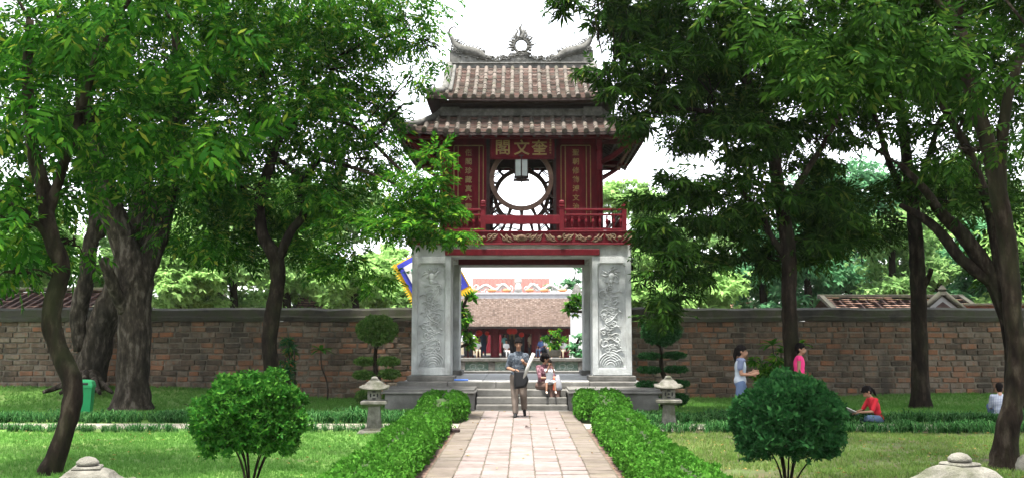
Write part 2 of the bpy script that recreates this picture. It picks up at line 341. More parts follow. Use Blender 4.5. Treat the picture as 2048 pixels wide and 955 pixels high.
# ================================================================ GATE TOWER
gt = thing('gate_tower', 'two-storey red wooden gate tower with tiled roofs on four carved stone pillars', 'gate tower', (0, 27, .6))
PX0, PX1, YF, YB = 1.72, 2.66, 24.88, 28.28
def swirl(c, r0, turns, a0, sgn, n=16):
    return [(c[0]+r0*(1-k/n*.88)*math.cos(a0+sgn*turns*2*PI*k/n), c[1]+r0*(1-k/n*.88)*math.sin(a0+sgn*turns*2*PI*k/n)) for k in range(n+1)]
def carving(cx, y, z0, z1, hw, seed):
    """dragon, cloud and wave relief standing proud of the panel"""
    rg = random.Random(seed); mb = MB(); sg = 1 if seed % 2 else -1
    def stroke(pts, r): mb.tube([(cx+p[0]*sg, y-.012, p[1]) for p in pts], [1.02*r*(1-.55*abs(2*i/(len(pts)-1)-1)**2) for i in range(len(pts))], 6)
    H = z1-z0
    body = smooth_path([(0, z1-.42*1, 0), (.16, z1-.62, 0), (.02, z1-.9, 0), (-.17, z1-1.08, 0), (-.02, z1-1.34, 0), (.2, z1-1.5, 0), (.05, z1-1.78, 0), (-.18, z1-1.95, 0), (.0, z1-2.15, 0), (.17, z1-2.3, 0)], 5)
    [stroke([(p.x, p.y) for p in body[a_:a_+8]], .024) for a_ in (4, 17, 30)]
    for i in range(2, len(body)-2, 2):          # fins along the back
        p = body[i]; t = (body[i+1]-body[i-1]).normalized(); nn = Vector((-t.y, t.x, 0))*(1 if i % 4 else -1)
        q = p+nn*.10+t*.03; stroke([(p.x, p.y), (q.x*.6+p.x*.4, q.y*.6+p.y*.4), (q.x, q.y)], .018)
    for k in range(9):                          # flaming head at the top
        a = PI*(k/8)*1.2-.3; L = rg.uniform(.13, .24)
        stroke([(.0+.07*math.cos(a), z1-.26+.06*math.sin(a)), (.6*L*math.cos(a), z1-.26+.7*L*math.sin(a)+.02), (min(hw*.9, L*1.05)*math.cos(a+.25), z1-.26+L*math.sin(a+.3))], .022)
    mb.ell((cx, y, z1-.30), (.085, .03, .10), 10, 6); mb.ell((cx, y, z1-.42), (.06, .03, .06), 10, 6)
    for k in range(17):                         # cloud scrolls
        c = (rg.uniform(-hw*.62, hw*.62), z0+.28+(H-.85)*k/16+rg.uniform(-.05, .05)); stroke(swirl(c, rg.choice((.06, .08, .13)), 1.3, rg.uniform(0, 6), rg.choice((-1, 1))), .019)
        tx = -1 if c[0] > 0 else 1; stroke([(c[0], c[1]-.1), (c[0]+tx*.1, c[1]-.15), (c[0]+tx*.22, c[1]-.1), (c[0]+tx*.3, c[1]-.15)], .018); stroke([(c[0]-tx*.02, c[1]+.08), (c[0]+tx*.09, c[1]+.13), (c[0]+tx*.17, c[1]+.08), (c[0]+tx*.2, c[1]+.14)], .015)
    for k in range(5):                          # waves at the foot
        stroke([(hw*.92*math.cos(a)*(1-k*.17)+.04, z0+.02+(.34-k*.06)*math.sin(a)) for a in [PI*j/12 for j in range(13)]], .017)
    mb.v = [(max(cx-hw*.97, min(cx+hw*.97, v[0])), max(v[1], y-.036) if v[1] < y else v[1], v[2]) for v in mb.v]
    return mb
seed = 0
for yb in (YF, YB):
    for s in (-1, 1):
        seed += 1; cx = s*(PX0+PX1)/2; hw = (PX1-PX0)/2
        mb = MB(); z0, z1 = .74, 3.60
        mb.bb(cx-hw, cx+hw, yb+.075, yb+.95, z0-.02, z1)                  # shaft, recessed front field
        fw = .135                                                          # frame round the carved field
        mb.bb(cx-hw, cx-hw+fw, yb, yb+.08, z0, z1, .006); mb.bb(cx+hw-fw, cx+hw, yb, yb+.08, z0, z1, .006)
        mb.bb(cx-hw+fw, cx+hw-fw, yb+.002, yb+.08, z1-.16, z1, .004); mb.bb(cx-hw+fw, cx+hw-fw, yb+.002, yb+.08, z0, z0+.16, .004)
        for q in (-1, 1): mb.ell((cx+q*(hw-fw), yb+.04, z1-.16), (.075, .034, .075), 10, 6)
        pl = obj('pillar', mb, m_stone, gt)
        mb = MB(); mb.bb(cx-hw-.09, cx+hw+.09, yb-.1, yb+1.03, .60, .72, .015); obj('plinth', mb, m_stone_d, pl)
        if yb == YF: obj('relief_carving', carving(cx, yb+.068, .92, 3.42, hw-fw, seed), m_stone, pl)
# lintels, ceiling
mb = MB(); mb.bb(-PX1-.02, PX1+.02, YF+.03, YF+.92, 3.60, 3.90, .01); mb.bb(-PX1-.02, PX1+.02, YB+.03, YB+.92, 3.60, 3.90, .01)
mb.bb(-PX1+.01, -PX0-.02, YF+.9, YB+.05, 3.62, 3.89); mb.bb(PX0+.02, PX1-.01, YF+.9, YB+.05, 3.62, 3.89); obj('lintel', mb, m_stone, gt)
for yb in (YF, YB):
    mb = MB(); mb.bb(-1.86, 1.90, yb-.03, yb+.16, 3.63, 3.78, .008); obj('red_beam', mb, m_redb, gt)
mb = MB(); mb.bb(-PX1, PX1, YF+.1, YB+.8, 3.905, 3.96); obj('floor_deck', mb, m_wood, gt)
# carved balcony band, all four sides
bx, by0, by1 = 2.74, 24.62, 29.44; bz0, bz1 = 3.86, 4.20
mb = MB(); mb.bb(-bx, bx, by0, by0+.1, bz0+.01, bz1-.01); mb.bb(-bx, bx, by1-.1, by1, bz0+.01, bz1-.01); mb.bb(-bx+.002, -bx+.1, by0+.1, by1-.1, bz0+.01, bz1-.01); mb.bb(bx-.1, bx-.002, by0+.1, by1-.1, bz0+.01, bz1-.01)
band = obj('carved_band', mb, m_redb, gt)
mb = MB()
for z_ in (bz0, bz1-.035): mb.bb(-bx-.02, bx+.02, by0-.03, by0+.02, z_, z_+.035, .006); mb.bb(-bx-.02, -bx+.03, by0+.02, by1, z_, z_+.035, .006); mb.bb(bx-.03, bx+.02, by0+.02, by1, z_, z_+.035, .006)
for x in (-2.0, -1.28, -.55, .55, 1.28, 2.0): mb.bb(x-.018, x+.018, by0-.022, by0+.02, bz0+.035, bz1-.035)
obj('moulding', mb, m_redb, band)
mb = MB(); rg = random.Random(5)
ped = [-2.74, -2.0, -1.28, -.55, .55, 1.28, 2.0, 2.74]
for a, b in zip(ped, ped[1:]):
    c = (a+b)/2; zc = (bz0+bz1)/2
    for q in (-1, 1):
        n = 3 if b-a > 1 else 2
        for j in range(n):
            x = c+q*(.15+j*(b-a-.3)/2/n); pts = swirl((x, zc+rg.uniform(-.03, .03)), .075, 1.2, rg.uniform(0, 6), q)
            mb.tube([(p[0], by0-.006, p[1]) for p in pts], .019, 5); mb.tube([(x-.09, by0-.004, zc-.09*q), (x, by0-.012, zc-.02), (x+.09, by0-.004, zc+.1*q)], .017, 5)
    if b-a > 1: mb.ell((c, by0, zc), (.15, .03, .085), 12, 6); mb.ell((c, by0-.02, zc+.02), (.07, .03, .06), 10, 6)
    else: mb.ell((c, by0, zc), (.06, .03, .05), 10, 6)
obj('gilt_scroll', mb, m_gilt2, band)
# railing
RY0, RY1, RX = 24.8, 29.25, 2.50; rz0 = 4.20
def baluster_mesh():
    t = MB(); t.lathe([(.022, 0), (.03, .03), (.018, .06), (.04, .12), (.045, .15), (.03, .2), (.018, .23), (.03, .26), (.022, .28)], 8); me = t.mesh('baluster'); me.materials.append(m_redb); return me
bal = baluster_mesh()
def rail_run(p, q, posts, plank=False):
    p = Vector(p); q = Vector(q); d = (q-p).normalized(); L = (q-p).length; rot = Matrix.Rotation(math.atan2(d.y, d.x), 3, 'Z'); mid = (p+q)/2
    r = MB()
    for z_, h in ((rz0+.05, .05), (rz0+.40, .045), (rz0+.53, .055)): r.box(mid+Vector((0, 0, z_)), (L, .06, h), rot, .006)
    if plank:
        t = MB(); t.box(mid+Vector((0, 0, rz0+.285)), (L, .05, .22), rot, .006); obj('plank', t, m_redb, gt); return
    rl = obj('railing', r, m_redb, gt)
    n = int(L/.155)
    for k in range(n): inst('baluster', bal, None, rl, Matrix.Translation(p+d*(L*(k+.5)/n)+Vector((0, 0, rz0+.09))))
def rail_post(x, y, h=.76):
    t = MB(); t.square([(.055, 0), (.055, h-.17), (.07, h-.16), (.07, h-.13), (.05, h-.12), (.06, h-.09), (.06, h-.03), (.03, h)], (x, y, rz0)); obj('rail_post', t, m_redb, gt)
rail_run((-RX, RY0, 0), (-.93, RY0, 0), 0); rail_run((-.93, RY0, 0), (.98, RY0, 0), 0, True); rail_run((.98, RY0, 0), (RX, RY0, 0), 0)
rail_run((RX, RY0, 0), (RX, RY1, 0), 0); rail_run((-RX, RY1, 0), (-RX, RY0, 0), 0); rail_run((.98, RY1, 0), (-.93, RY1, 0), 0, True); rail_run((RX, RY1, 0), (.98, RY1, 0), 0); rail_run((-.93, RY1, 0), (-RX, RY1, 0), 0)
for x, y in ((-RX, RY0), (-.93, RY0), (.98, RY0), (RX, RY0), (-RX, RY1), (RX, RY1), (-.93, RY1), (.98, RY1)): rail_post(x, y)
# upper storey walls
FX, FY0, FY1, WZ0, WZ1 = 1.97, 25.6, 28.9, 3.96, 7.3
def facade(y, s):                                    # s = outward sign in y
    for q in (-1, 1):
        a, b = sorted((q*.93, q*FX)); t = MB(); t.bb(a, b, y-.03, y+.03, WZ0, 6.75)
        for x in (a, b): t.bb(x-.05, x+.05, y-.06, y+.062, WZ0, 6.8)
        for z_ in (4.25, 6.56): t.bb(a+.05, b-.05, y+s*.03-.02, y+s*.03+.02, z_-.05, z_+.05)
        wp = obj('wall_panel', t, m_red, gt)
        yy = y+s*.045; t = MB(); c = q*1.33 if q < 0 else 1.37
        t.bb(c-.25, c+.25, yy-.02, yy+.02, 4.55, 6.42, .01); cb = obj('couplet_board', t, m_red, wp)
        t = MB()
        for x in (c-.265, c+.265, c-.37, c+.37): t.bb(x-.009, x+.009, yy-.026, yy+.026, 4.5, 6.44)
        t.bb(c-.36, c+.36, yy-.024, yy+.024, 6.44, 6.46); obj('gilt_trim', t, m_gold, wp)
    t = MB(); t.bb(-.93, .93, y-.05, y+.05, WZ0, 4.16); t.bb(-.93, .93, y-.06, y+.06, 6.42, 6.8); t.bb(-.88, -.8, y-.045, y+.045, 4.16, 6.42); t.bb(.8, .88, y-.045, y+.045, 4.16, 6.42); obj('window_beam', t, m_wood, gt)
    wr = MB(); zc, rr = 5.60, .74; N = 40
    for k in range(N):                               # ring as a square-section hoop
        a0, a1 = 2*PI*k/N, 2*PI*(k+1)/N; vs = []
        for a in (a0, a1):
            for rad in (rr-.05, rr+.065):
                for dy in (-.06, .06): vs.append((rad*math.cos(a), y+dy, zc+rad*math.sin(a)))
        wr.add(vs, [(0, 1, 5, 4), (2, 6, 7, 3), (0, 4, 6, 2), (1, 3, 7, 5)])
    rw = obj('round_window', wr, m_ringw, gt)
    rg = random.Random(int(y*10)); t = MB()
    for k in range(18):                              # sun rays reaching out to the square frame
        a = 2*PI*(k+.5)/18; c, sn = math.cos(a), math.sin(a)
        m = min(.86/max(abs(c), 1e-3), (6.44-zc if sn > 0 else zc-4.14)/max(abs(sn), 1e-3), 1.7)
        if m < rr+.02: continue
        j = rg.uniform(-.06, .06); pts = [(rr*c, y, zc+rr*sn), ((rr+m)/2*c-j*sn, y, zc+(rr+m)/2*sn+j*c), (m*c, y, zc+m*sn)]
        if m > 1.0: pts[-1] = ((m-.03)*c+.05*sn, y, zc+(m-.03)*sn)
        tt = MB(); tt.tube(smooth_path(pts, 4), [.062, .05, .042, .037, .035, .037, .042, .05, .06], 6); obj('ray', tt, m_wood, rw)
    for sx in (-1, 1):                               # corner webbing
        for sz in (-1, 1):
            for k in range(2):
                tt = MB(); e = .1+.1*k; zz = zc+sz*(.8-(.0 if sz > 0 else -.13)); tt.tube([(sx*(.86), y, zz-sz*(.12+e)), (sx*(.74), y, zz-sz*(.10+e*.6)), (sx*(.62-e*.6), y, zz+sz*.0)], .018, 6); obj('ray', tt, m_wood, rw)
    tt = MB(); tt.tube([(.78*math.cos(a_)*1.1, y, 5.6-.74*0+(-.98+.10*math.sin(a_*3+PI/2))) for a_ in np.linspace(PI, 2*PI, 17)], .022, 6); obj('ray', tt, m_wood, rw)
facade(FY0, -1); facade(FY1, 1)
for s in (-1, 1):                                    # side walls with their own round openings
    t = MB(); X = s*FX; n = 24; ym = (FY0+FY1)/2; zc = 5.62; outer = []; inner = []
    for k in range(n):
        a = 2*PI*(k+.5)/n; c, sn = math.cos(a), math.sin(a); m = min(1.6/max(abs(c), 1e-3), (1.15 if sn > 0 else 1.6)/max(abs(sn), 1e-3))
        outer.append((c*m, sn*m)); inner.append((.78*c, .78*sn))
    vs = [(X+dx, ym+p[0], zc+p[1]) for dx in (-.03, .03) for p in outer+inner]
    fs = []
    for k in range(n):
        j = (k+1) % n
        fs += [(k, j, n+j, n+k), (2*n+k, 3*n+k, 3*n+j, 2*n+j), (n+k, n+j, 3*n+j, 3*n+k)]
    t.add(vs, fs); t.bb(X-.05, X+.05, FY0, FY1, 6.4, 6.85); obj('side_wall', t, m_red, gt)
for x in (-FX, FX):
    for y in (FY0, FY1):
        t = MB(); t.lathe([(.085, 0), (.085, 2.9)], 14, (x, y, WZ0)); obj('corner_post', t, m_red, gt)
for x in (-1.92, 1.92):                              # small hanging brackets before the corner posts
    t = MB(); t.square([(.05, 5.75), (.055, 6.2), (.04, 6.25), (.065, 6.32), (.065, 6.55)], (x, 25.05, 0)); t.bb(x-.03, x+.03, 25.05, 25.6, 6.36, 6.48); obj('eave_bracket', t, m_redb, gt)

# ---- roofs
def roof(name, OX, OY0, OY1, OZ, IX, IY0, IY1, IZ, hipt=0.0, upl=.12, pitch=.262, seed=1):
    """tiled roof; inner line (IX, IY) at height IZ down to eaves (OX, OY) at OZ; hipt: share of the slope that is plain gable"""
    rg = random.Random(seed); yc = (OY0+OY1)/2
    def hw(t): return IX if t < hipt else IX+(OX-IX)*(t-hipt)/(1-hipt)
    def zz(t): return IZ+(OZ-IZ)*(t+.35*t*(1-t))
    def front(x, t, sg):                             # sg -1 front, +1 back
        u = min(1, abs(x)/OX); y = (IY0 if sg < 0 else IY1); yo = (OY0 if sg < 0 else OY1)
        return Vector((x, y+(yo-y)*t, zz(t)+upl*u**5*t**2))
    def side(y, t, sg):                              # t from hipt to 1
        v = min(1, abs(y-yc)/(OY1-yc)); return Vector((sg*hw(t), y, zz(t)+upl*v**5*t**2))
    base = MB()
    NT, NX = 10, 24
    for sg in (-1, 1):
        vs = [front(hw(j/NT)*(2*i/NX-1), j/NT, sg)+Vector((0, 0, dz)) for dz in (-.035, -.09) for j in range(NT+1) for i in range(NX+1)]; n = (NT+1)*(NX+1)
        fs = [(k0+j*(NX+1)+i, k0+j*(NX+1)+i+1, k0+(j+1)*(NX+1)+i+1, k0+(j+1)*(NX+1)+i) for k0 in (0, n) for j in range(NT) for i in range(NX)]
        fs += [(NT*(NX+1)+i, NT*(NX+1)+i+1, n+NT*(NX+1)+i+1, n+NT*(NX+1)+i) for i in range(NX)]
        base.add(vs, fs)
        def yw(t): return (abs(IY1-yc)+(OY1-IY1)*t)
        vs = [side(yc+yw(hipt+(1-hipt)*j/6)*(2*i/NX-1), hipt+(1-hipt)*j/6, sg)+Vector((0, 0, dz)) for dz in (-.035, -.09) for j in range(7) for i in range(NX+1)]; n = 7*(NX+1)
        base.add(vs, [(k0+j*(NX+1)+i, k0+j*(NX+1)+i+1, k0+(j+1)*(NX+1)+i+1, k0+(j+1)*(NX+1)+i) for k0 in (0, n) for j in range(6) for i in range(NX)]+[(6*(NX+1)+i, 6*(NX+1)+i+1, n+6*(NX+1)+i+1, n+6*(NX+1)+i) for i in range(NX)])
    rf = obj(name, base, m_wood, gt)
    cm = MB(); nseg = 7; L = .2; vs = []
    for yv, r in ((0, .05), (L, .058)):
        for k in range(nseg+1):
            a = PI*k/nseg; vs.append((r*math.cos(a), yv, r*math.sin(a)*1.05-.01))
    fs = [(k, k+1, nseg+2+k, nseg+1+k) for k in range(nseg)]+[tuple(range(nseg+1)), tuple(nseg+1+k for k in range(nseg+1))]
    cm.add(vs, fs, False); cme = cm.mesh('cover_tile'); cme.materials.append(m_cover)
    em = MB(); em.lathe([(.062, 0), (.065, .03), (.045, .035)], 10); eme = em.mesh('tile_end'); eme.materials.append(m_cover)
    pans = MB(); rest = MB(); cnt = 0
    def put(p, q, front_=True):
        nonlocal cnt
        d = (q-p); l = d.length; yv = d.normalized(); zv = Vector((0, 0, 1)); xv = yv.cross(zv).normalized(); zv = xv.cross(yv)
        m_ = Matrix((xv, yv, zv)).transposed().to_4x4(); m_.translation = p+zv*.012
        m_ = m_ @ Matrix.Rotation(rg.gauss(0, .025), 4, 'Z') @ Matrix.Rotation(rg.gauss(0, .02), 4, 'X')
        s_ = Matrix.Diagonal((rg.uniform(.92, 1.08), l/L*1.04, rg.uniform(.9, 1.1), 1))
        if front_ and cnt < 290: cnt += 1; inst('cover_tile', cme, None, rf, m_ @ s_)
        else: rest.add([m_ @ s_ @ v.co for v in cme.vertices], [tuple(f.vertices) for f in cme.polygons])
        return m_
    def column(fn, t0, t1, slope_len, fr):
        n = max(1, round(slope_len*(t1-t0)/.2)); end = None
        for k in range(n): end = put(fn(t0+(t1-t0)*k/n), fn(t0+(t1-t0)*(k+1)/n), fr)
        e = fn(t1); e2 = fn(t1-.04); dv = (e-e2).normalized(); q = dv.to_track_quat('Z', 'Y').to_matrix().to_4x4(); q.translation = e+Vector((0, 0, .022))
        rest.add([q @ v.co for v in eme.vertices], [tuple(f.vertices) for f in eme.polygons])
    def pan(fn2, t0, t1, slope_len):                 # fn2(off, t); stepped layers of flat curved tiles
        n = max(1, round(slope_len*(t1-t0)/.085)); hw_ = pitch/2-.03
        for k in range(n):
            a, b = t0+(t1-t0)*k/n, t0+(t1-t0)*(k+1)/n; jit = rg.gauss(0, .006); vs = []
            for t, dz in ((a, -.022), (b+.004, .014+jit), (b+.004, -.01+jit)):
                for o_, sag in ((-hw_, .006), (0, -.014), (hw_, .006)): vs.append(fn2(o_, t)+Vector((0, 0, dz+sag)))
            pans.add(vs, [(0, 1, 4, 3), (1, 2, 5, 4), (3, 4, 7, 6), (4, 5, 8, 7)])
    sl = math.hypot(OY0-IY0, OZ-IZ)
    for sg in (-1, 1):
        n = int(OX/pitch)
        for i in range(-n, n+1):
            x = i*pitch
            t0 = 0.02
            if abs(x) > IX-.03: t0 = hipt+(1-hipt)*(abs(x)-IX)/(OX-IX)+.07
            if t0 < .93: column(lambda t: front(x, t, sg), t0, 1.0, sl, sg < 0)
            xp = x+pitch/2
            if abs(xp) < OX:
                t0 = 0.02
                if abs(xp) > IX-.03: t0 = hipt+(1-hipt)*(abs(xp)-IX)/(OX-IX)+.05
                if t0 < .95: pan(lambda o_, t: front(xp+o_, t, sg), t0, 1.0, sl)
        ssl = math.hypot(OX-IX, (1-hipt)*(OZ-IZ)); m = int((OY1-yc)/pitch)
        for i in range(-m, m+1):
            y = yc+i*pitch; wy = abs(y-yc); w0 = abs(IY1-yc)+(OY1-IY1)*hipt
            t0 = hipt+.01 if wy < w0 else hipt+(1-hipt)*(wy-w0)/max(1e-3, (OY1-yc)-w0)+.04
            if t0 < .95: column(lambda t: side(y, t, sg), t0, 1.0, ssl/(1-hipt), False)
            yp = y+pitch/2; wy = abs(yp-yc); t0 = hipt+.01 if wy < w0 else hipt+(1-hipt)*(wy-w0)/max(1e-3, (OY1-yc)-w0)+.04
            if t0 < .95 and wy < OY1-yc: pan(lambda o_, t: side(yp+o_, t, sg), t0, 1.0, ssl/(1-hipt))
    obj('pan_tile', pans, m_tileR, rf, kind='stuff'); obj('outer_cover_tile', rest, m_cover, rf, kind='stuff')
    for sx in (-1, 1):
        for sg in (-1, 1):
            hp = MB(); pts = [front(sx*hw(t), t, sg)+Vector((0, 0, .06)) for t in [hipt+(1-hipt)*k/8 for k in range(9)]]
            d = (pts[-1]-pts[-2]).normalized(); pts += [pts[-1]+d*.08+Vector((0, 0, .04)), pts[-1]+d*.14+Vector((0, 0, .13))]
            hp.tube(pts, [.085]*8+[.08, .06, .025], 8, wob=.25)
            hp.tube(swirl_3(pts[5]+Vector((0, 0, .1)), .09, sx), .022, 5); obj('hip_ridge', hp, m_cement, rf)
    return rf, front, hw, zz
def swirl_3(c, r, sx): return [(c.x+sx*p[0]*.7, c.y-abs(p[0])*.2, c.z+p[1]) for p in swirl((0, 0), r, 1.1, 0, 1, 10)]
lower, lf, _, _ = roof('lower_roof', 3.08, 24.5, 29.98, 6.60, 2.06, 25.55, 28.93, 7.22, 0.0, .14, .262, 3)
upper, uf, uhw, uzz = roof('upper_roof', 2.36, 24.98, 29.5, 7.56, 1.93, 27.14, 27.34, 8.9, .72, .10, .235, 4)
mb = MB()
for y, s in ((25.5, -1), (28.98, 1)): mb.bb(-2.0, 2.0, y-.09, y+.09, 7.17, 7.37, .02); mb.bb(-1.6, 1.6, y-.11, y+.11, 7.30, 7.34, .008)
for s in (-1, 1): mb.bb(s*2.02-.09, s*2.02+.09, 25.43, 29.05, 7.172, 7.372, .02); mb.bb(s*1.8-.24, s*1.8+.24, 25.385, 25.6, 7.17, 7.41, .015)
obj('top_ridge', mb, m_cement, lower)
mb = MB(); mb.bb(-1.9, 1.9, 25.58, 28.9, 7.2, 7.56); obj('clerestory', mb, m_wood, gt)
mb = MB(); mb.bb(-2.05, 2.05, 25.3, 29.2, 7.48, 7.555); obj('soffit', mb, m_wood, gt)
for s in (-1, 1):                                    # gable ends and verge ridges
    t = MB(); t.prism([(25.6, 7.9), (28.9, 7.9), (27.3, 8.88), (27.18, 8.88)], (s*1.80, 0, 0), (0, 1, 0), (0, 0, 1), (s*.05, 0, 0)); obj('gable', t, m_cement, upper)
    t = MB()
    for sg in (-1, 1): t.tube([uf(s*1.95, k/8*.76, sg)+Vector((0, 0, .05)) for k in range(9)], .10, 8, wob=.15); t.tube([uf(s*1.80, k/8*.74, sg)+Vector((0, 0, .03)) for k in range(9)], .05, 6)
    obj('verge_ridge', t, m_cement, upper)
# ridge with waves, dragons and flaming sun
RYC = 27.24
def zr(x): return 8.99+.06*min(1, abs(x)/1.9)**3
mb = MB(); mb.bb(-1.95, 1.95, RYC-.12, RYC+.12, 8.84, 8.98, .02); mb.bb(-1.95, 1.95, RYC-.15, RYC+.15, 8.97, 9.01, .01); ridge = obj('main_ridge', mb, m_cement, upper)
mb = MB(); rg = random.Random(9)
n = 60; prof = []
for i in range(n+1):
    x = -1.95+3.9*i/n; a = abs(x); h = .10+.20*math.exp(-(a/.30)**2)+.42*max(0, (a-.8)/1.15)**1.2+.06*abs(math.sin(x*9.3))+.05*abs(math.sin(x*23+1)); prof.append((x, h))
mb.prism([(x, 9.0+h*.62) for x, h in prof]+[(1.95, 8.99), (-1.95, 8.99)], (0, RYC-.06, 0), (1, 0, 0), (0, 0, 1), (0, .12, 0))
for k in range(52):
    x = -1.88+3.76*k/51; h = np.interp(x, [p[0] for p in prof], [p[1] for p in prof]); pts = swirl((x, 9.0+h*.7+.02), rg.uniform(.05, .10), 1.2, rg.uniform(0, 6), rg.choice((-1, 1)), 12)
    for yy in (RYC-.07, RYC+.07): mb.tube([(p[0], yy, p[1]) for p in pts], .018, 5)
for k in range(60):
    x = rg.uniform(-1.9, 1.9); h = np.interp(x, [p[0] for p in prof], [p[1] for p in prof]); mb.ell((x, RYC+rg.uniform(-.03, .03), 9.0+h*rg.uniform(.35, 1.05)), (rg.uniform(.025, .07), .09, rg.uniform(.02, .05)), 8, 6)
obj('wave_carving', mb, m_cement, ridge)
for s in (-1, 1):
    t = MB(); bd = smooth_path([(s*.98, RYC, 9.14), (s*1.15, RYC, 9.26), (s*1.3, RYC, 9.32), (s*1.48, RYC, 9.36), (s*1.66, RYC, 9.42), (s*1.80, RYC, 9.54), (s*1.9, RYC, 9.74)], 4)
    t.tube(bd, [.06+.085*math.sin(PI*min(1, (k+4)/27)) for k in range(len(bd))], 8)
    t.ell((s*.96, RYC, 9.17), (.13, .08, .085), 10, 8); t.ell((s*.85, RYC, 9.13), (.07, .05, .035), 8, 6); t.ell((s*.86, RYC, 9.21), (.06, .05, .03), 8, 6)
    for k in range(4, len(bd)-2):                     # spikes along the back
        p = bd[k]; tt = (bd[k+1]-bd[k-1]).normalized(); nn = Vector((-tt.z, 0, tt.x)); nn = nn if nn.z > 0 else -nn; h = .2 if k % 2 else .13
        t.tube([p, p+nn*h*.8+tt*.0, p+nn*(h+.05)-tt*.05*1], [.035, .022, .006], 5)
    for k in range(5):
        a = .5+k*.35; t.tube([(s*1.02, RYC, 9.22), (s*(1.02+.12*math.cos(a)), RYC, 9.22+.16*math.sin(a)), (s*(1.06+.17*math.cos(a)), RYC, 9.25+.22*math.sin(a))], [.03, .018, .006], 5)
    tail = smooth_path([(s*1.9, RYC, 9.7), (s*1.97, RYC, 9.84), (s*1.93, RYC, 9.98), (s*1.83, RYC, 10.03), (s*1.76, RYC, 10.0)] if s < 0 else [(s*1.9, RYC, 9.7), (s*1.99, RYC, 9.8), (s*1.96, RYC, 9.96), (s*1.86, RYC, 10.0), (s*1.8, RYC, 9.93)], 4)
    tail = [Vector((s*(2*1.9)-p.x if False else p.x, p.y, p.z)) for p in tail]
    t.tube(tail, [.04-.024*k/(len(tail)-1) for k in range(len(tail))], 6)
    t.tube(smooth_path([(s*1.93, RYC, 9.8), (s*2.04, RYC, 9.9), (s*2.1, RYC, 10.02), (s*2.04, RYC, 10.1)], 3), .014, 5)
    obj('ridge_dragon', t, m_cement, ridge)
t = MB(); zc = 9.50; N = 20
t.tube([(.19*math.cos(2*PI*k/N), RYC, zc+.19*math.sin(2*PI*k/N)) for k in range(N+1)], .042, 8)
for k in range(14):
    a = -PI*.05+PI*1.1*k/13; L = .12+(.10 if k % 2 else 0)+(.2 if k in (6, 7) else 0)
    t.tube([(.21*math.cos(a), RYC, zc+.21*math.sin(a)), ((.21+L*.5)*math.cos(a)+.03*math.sin(a), RYC, zc+(.21+L*.5)*math.sin(a)), ((.21+L)*math.cos(a+.05), RYC, zc+(.21+L)*math.sin(a+.05))], [.04, .028, .007], 6)
t.tube(smooth_path([(0, RYC, zc+.2), (.05, RYC, zc+.34), (-.03, RYC, zc+.46), (.02, RYC, zc+.62)], 4), interp([.07, .055, .042, .012], 4), 7)
for q in (-1, 1): t.tube(smooth_path([(q*.06, RYC, zc+.2), (q*.15, RYC, zc+.3), (q*.10, RYC, zc+.40), (q*.17, RYC, zc+.50)], 4), interp([.05, .04, .026, .008], 4), 6); t.tube(swirl((0, 0), .09, 1.1, 0, 1, 10) and [(q*.22+p[0], RYC, zc+.2+p[1]) for p in swirl((0, 0), .07, 1.1, 0, q, 10)], .022, 5)
for q in (-1, 1): t.ell((q*.24, RYC, zc-.12), (.05, .04, .05), 8, 6); t.ell((q*.29, RYC, zc+.03), (.06, .03, .04), 8, 6)
for k in range(7): t.ell((.0, RYC, 9.08+k*.04), (.26-.022*k+.03*(k % 2), .08, .045), 10, 6)
obj('sun_finial', t, m_cement, ridge)
# rafters, purlins and struts under the lower eaves
rme = MB(); rme.bb(-.03, .03, 0, 1, -.03, .03); rme = rme.mesh('rafter'); rme.materials.append(m_wood)
for sg in (-1, 1):
    for i in range(-9, 10):
        x = i*.31; p = lf(min(max(x, -2), 2), .05, sg)+Vector((0, 0, -.13)); q = lf(x, .985, sg)+Vector((0, 0, -.125)); d = q-p
        inst('rafter', rme, None, lower, Matrix.Translation(p) @ d.to_track_quat('Y', 'Z').to_matrix().to_4x4() @ Matrix.Diagonal((1, d.length, 1, 1)))
for s in (-1, 1):
    for i in range(-7, 8):
        y = 27.24+i*.36; p = Vector((s*2.05, min(max(y, 25.6), 28.9), 7.05)); q = Vector((s*3.05, y, 6.5)); d = q-p
        inst('rafter', rme, None, lower, Matrix.Translation(p) @ d.to_track_quat('Y', 'Z').to_matrix().to_4x4() @ Matrix.Diagonal((1, d.length, 1, 1)))
    for y in (25.6, 28.9):
        sg = -1 if y < 27 else 1; t = MB(); t.tube([(s*1.97, y, 6.0), (s*2.3, y+sg*.25, 6.15), (s*2.7, y+sg*.6, 6.42), (s*2.95, y+sg*.85, 6.6)], [.06, .075, .06, .04], 6); t.tube([(s*1.97, y, 6.62), (s*2.98, y+sg*.95, 6.6)], .055, 6); obj('eave_bracket', t, m_redb, gt)
        t = MB(); t.box((s*2.5, y, 6.55), (1.05, .08, .12)); t.box((s*1.97, y+sg*.5, 6.55), (.08, 1.0, .12)); t.box((s*2.75, y-sg*.25, 6.42), (.08, .5, .1)); obj('tie_beam', t, m_redb, gt)
mb = MB()
for y in (24.75, 29.7): mb.bb(-2.9, 2.9, y-.04, y+.04, 6.47, 6.55)
for s in (-1, 1): mb.bb(s*2.78-.04, s*2.78+.04, 24.8, 29.66, 6.46, 6.54)
obj('purlin', mb, m_redb, lower)
for s in (-1, 1):
    for x_, y0_, y1_, z_ in ((2.5, 25.0, 29.4, 6.72), (2.25, 25.2, 29.2, 6.85), (2.95, 24.75, 29.7, 6.5)):
        mb = MB(); mb.bb(s*x_-.02, s*x_+.02, y0_, y1_, z_, z_+.04); obj('batten', mb, m_cement, lower)

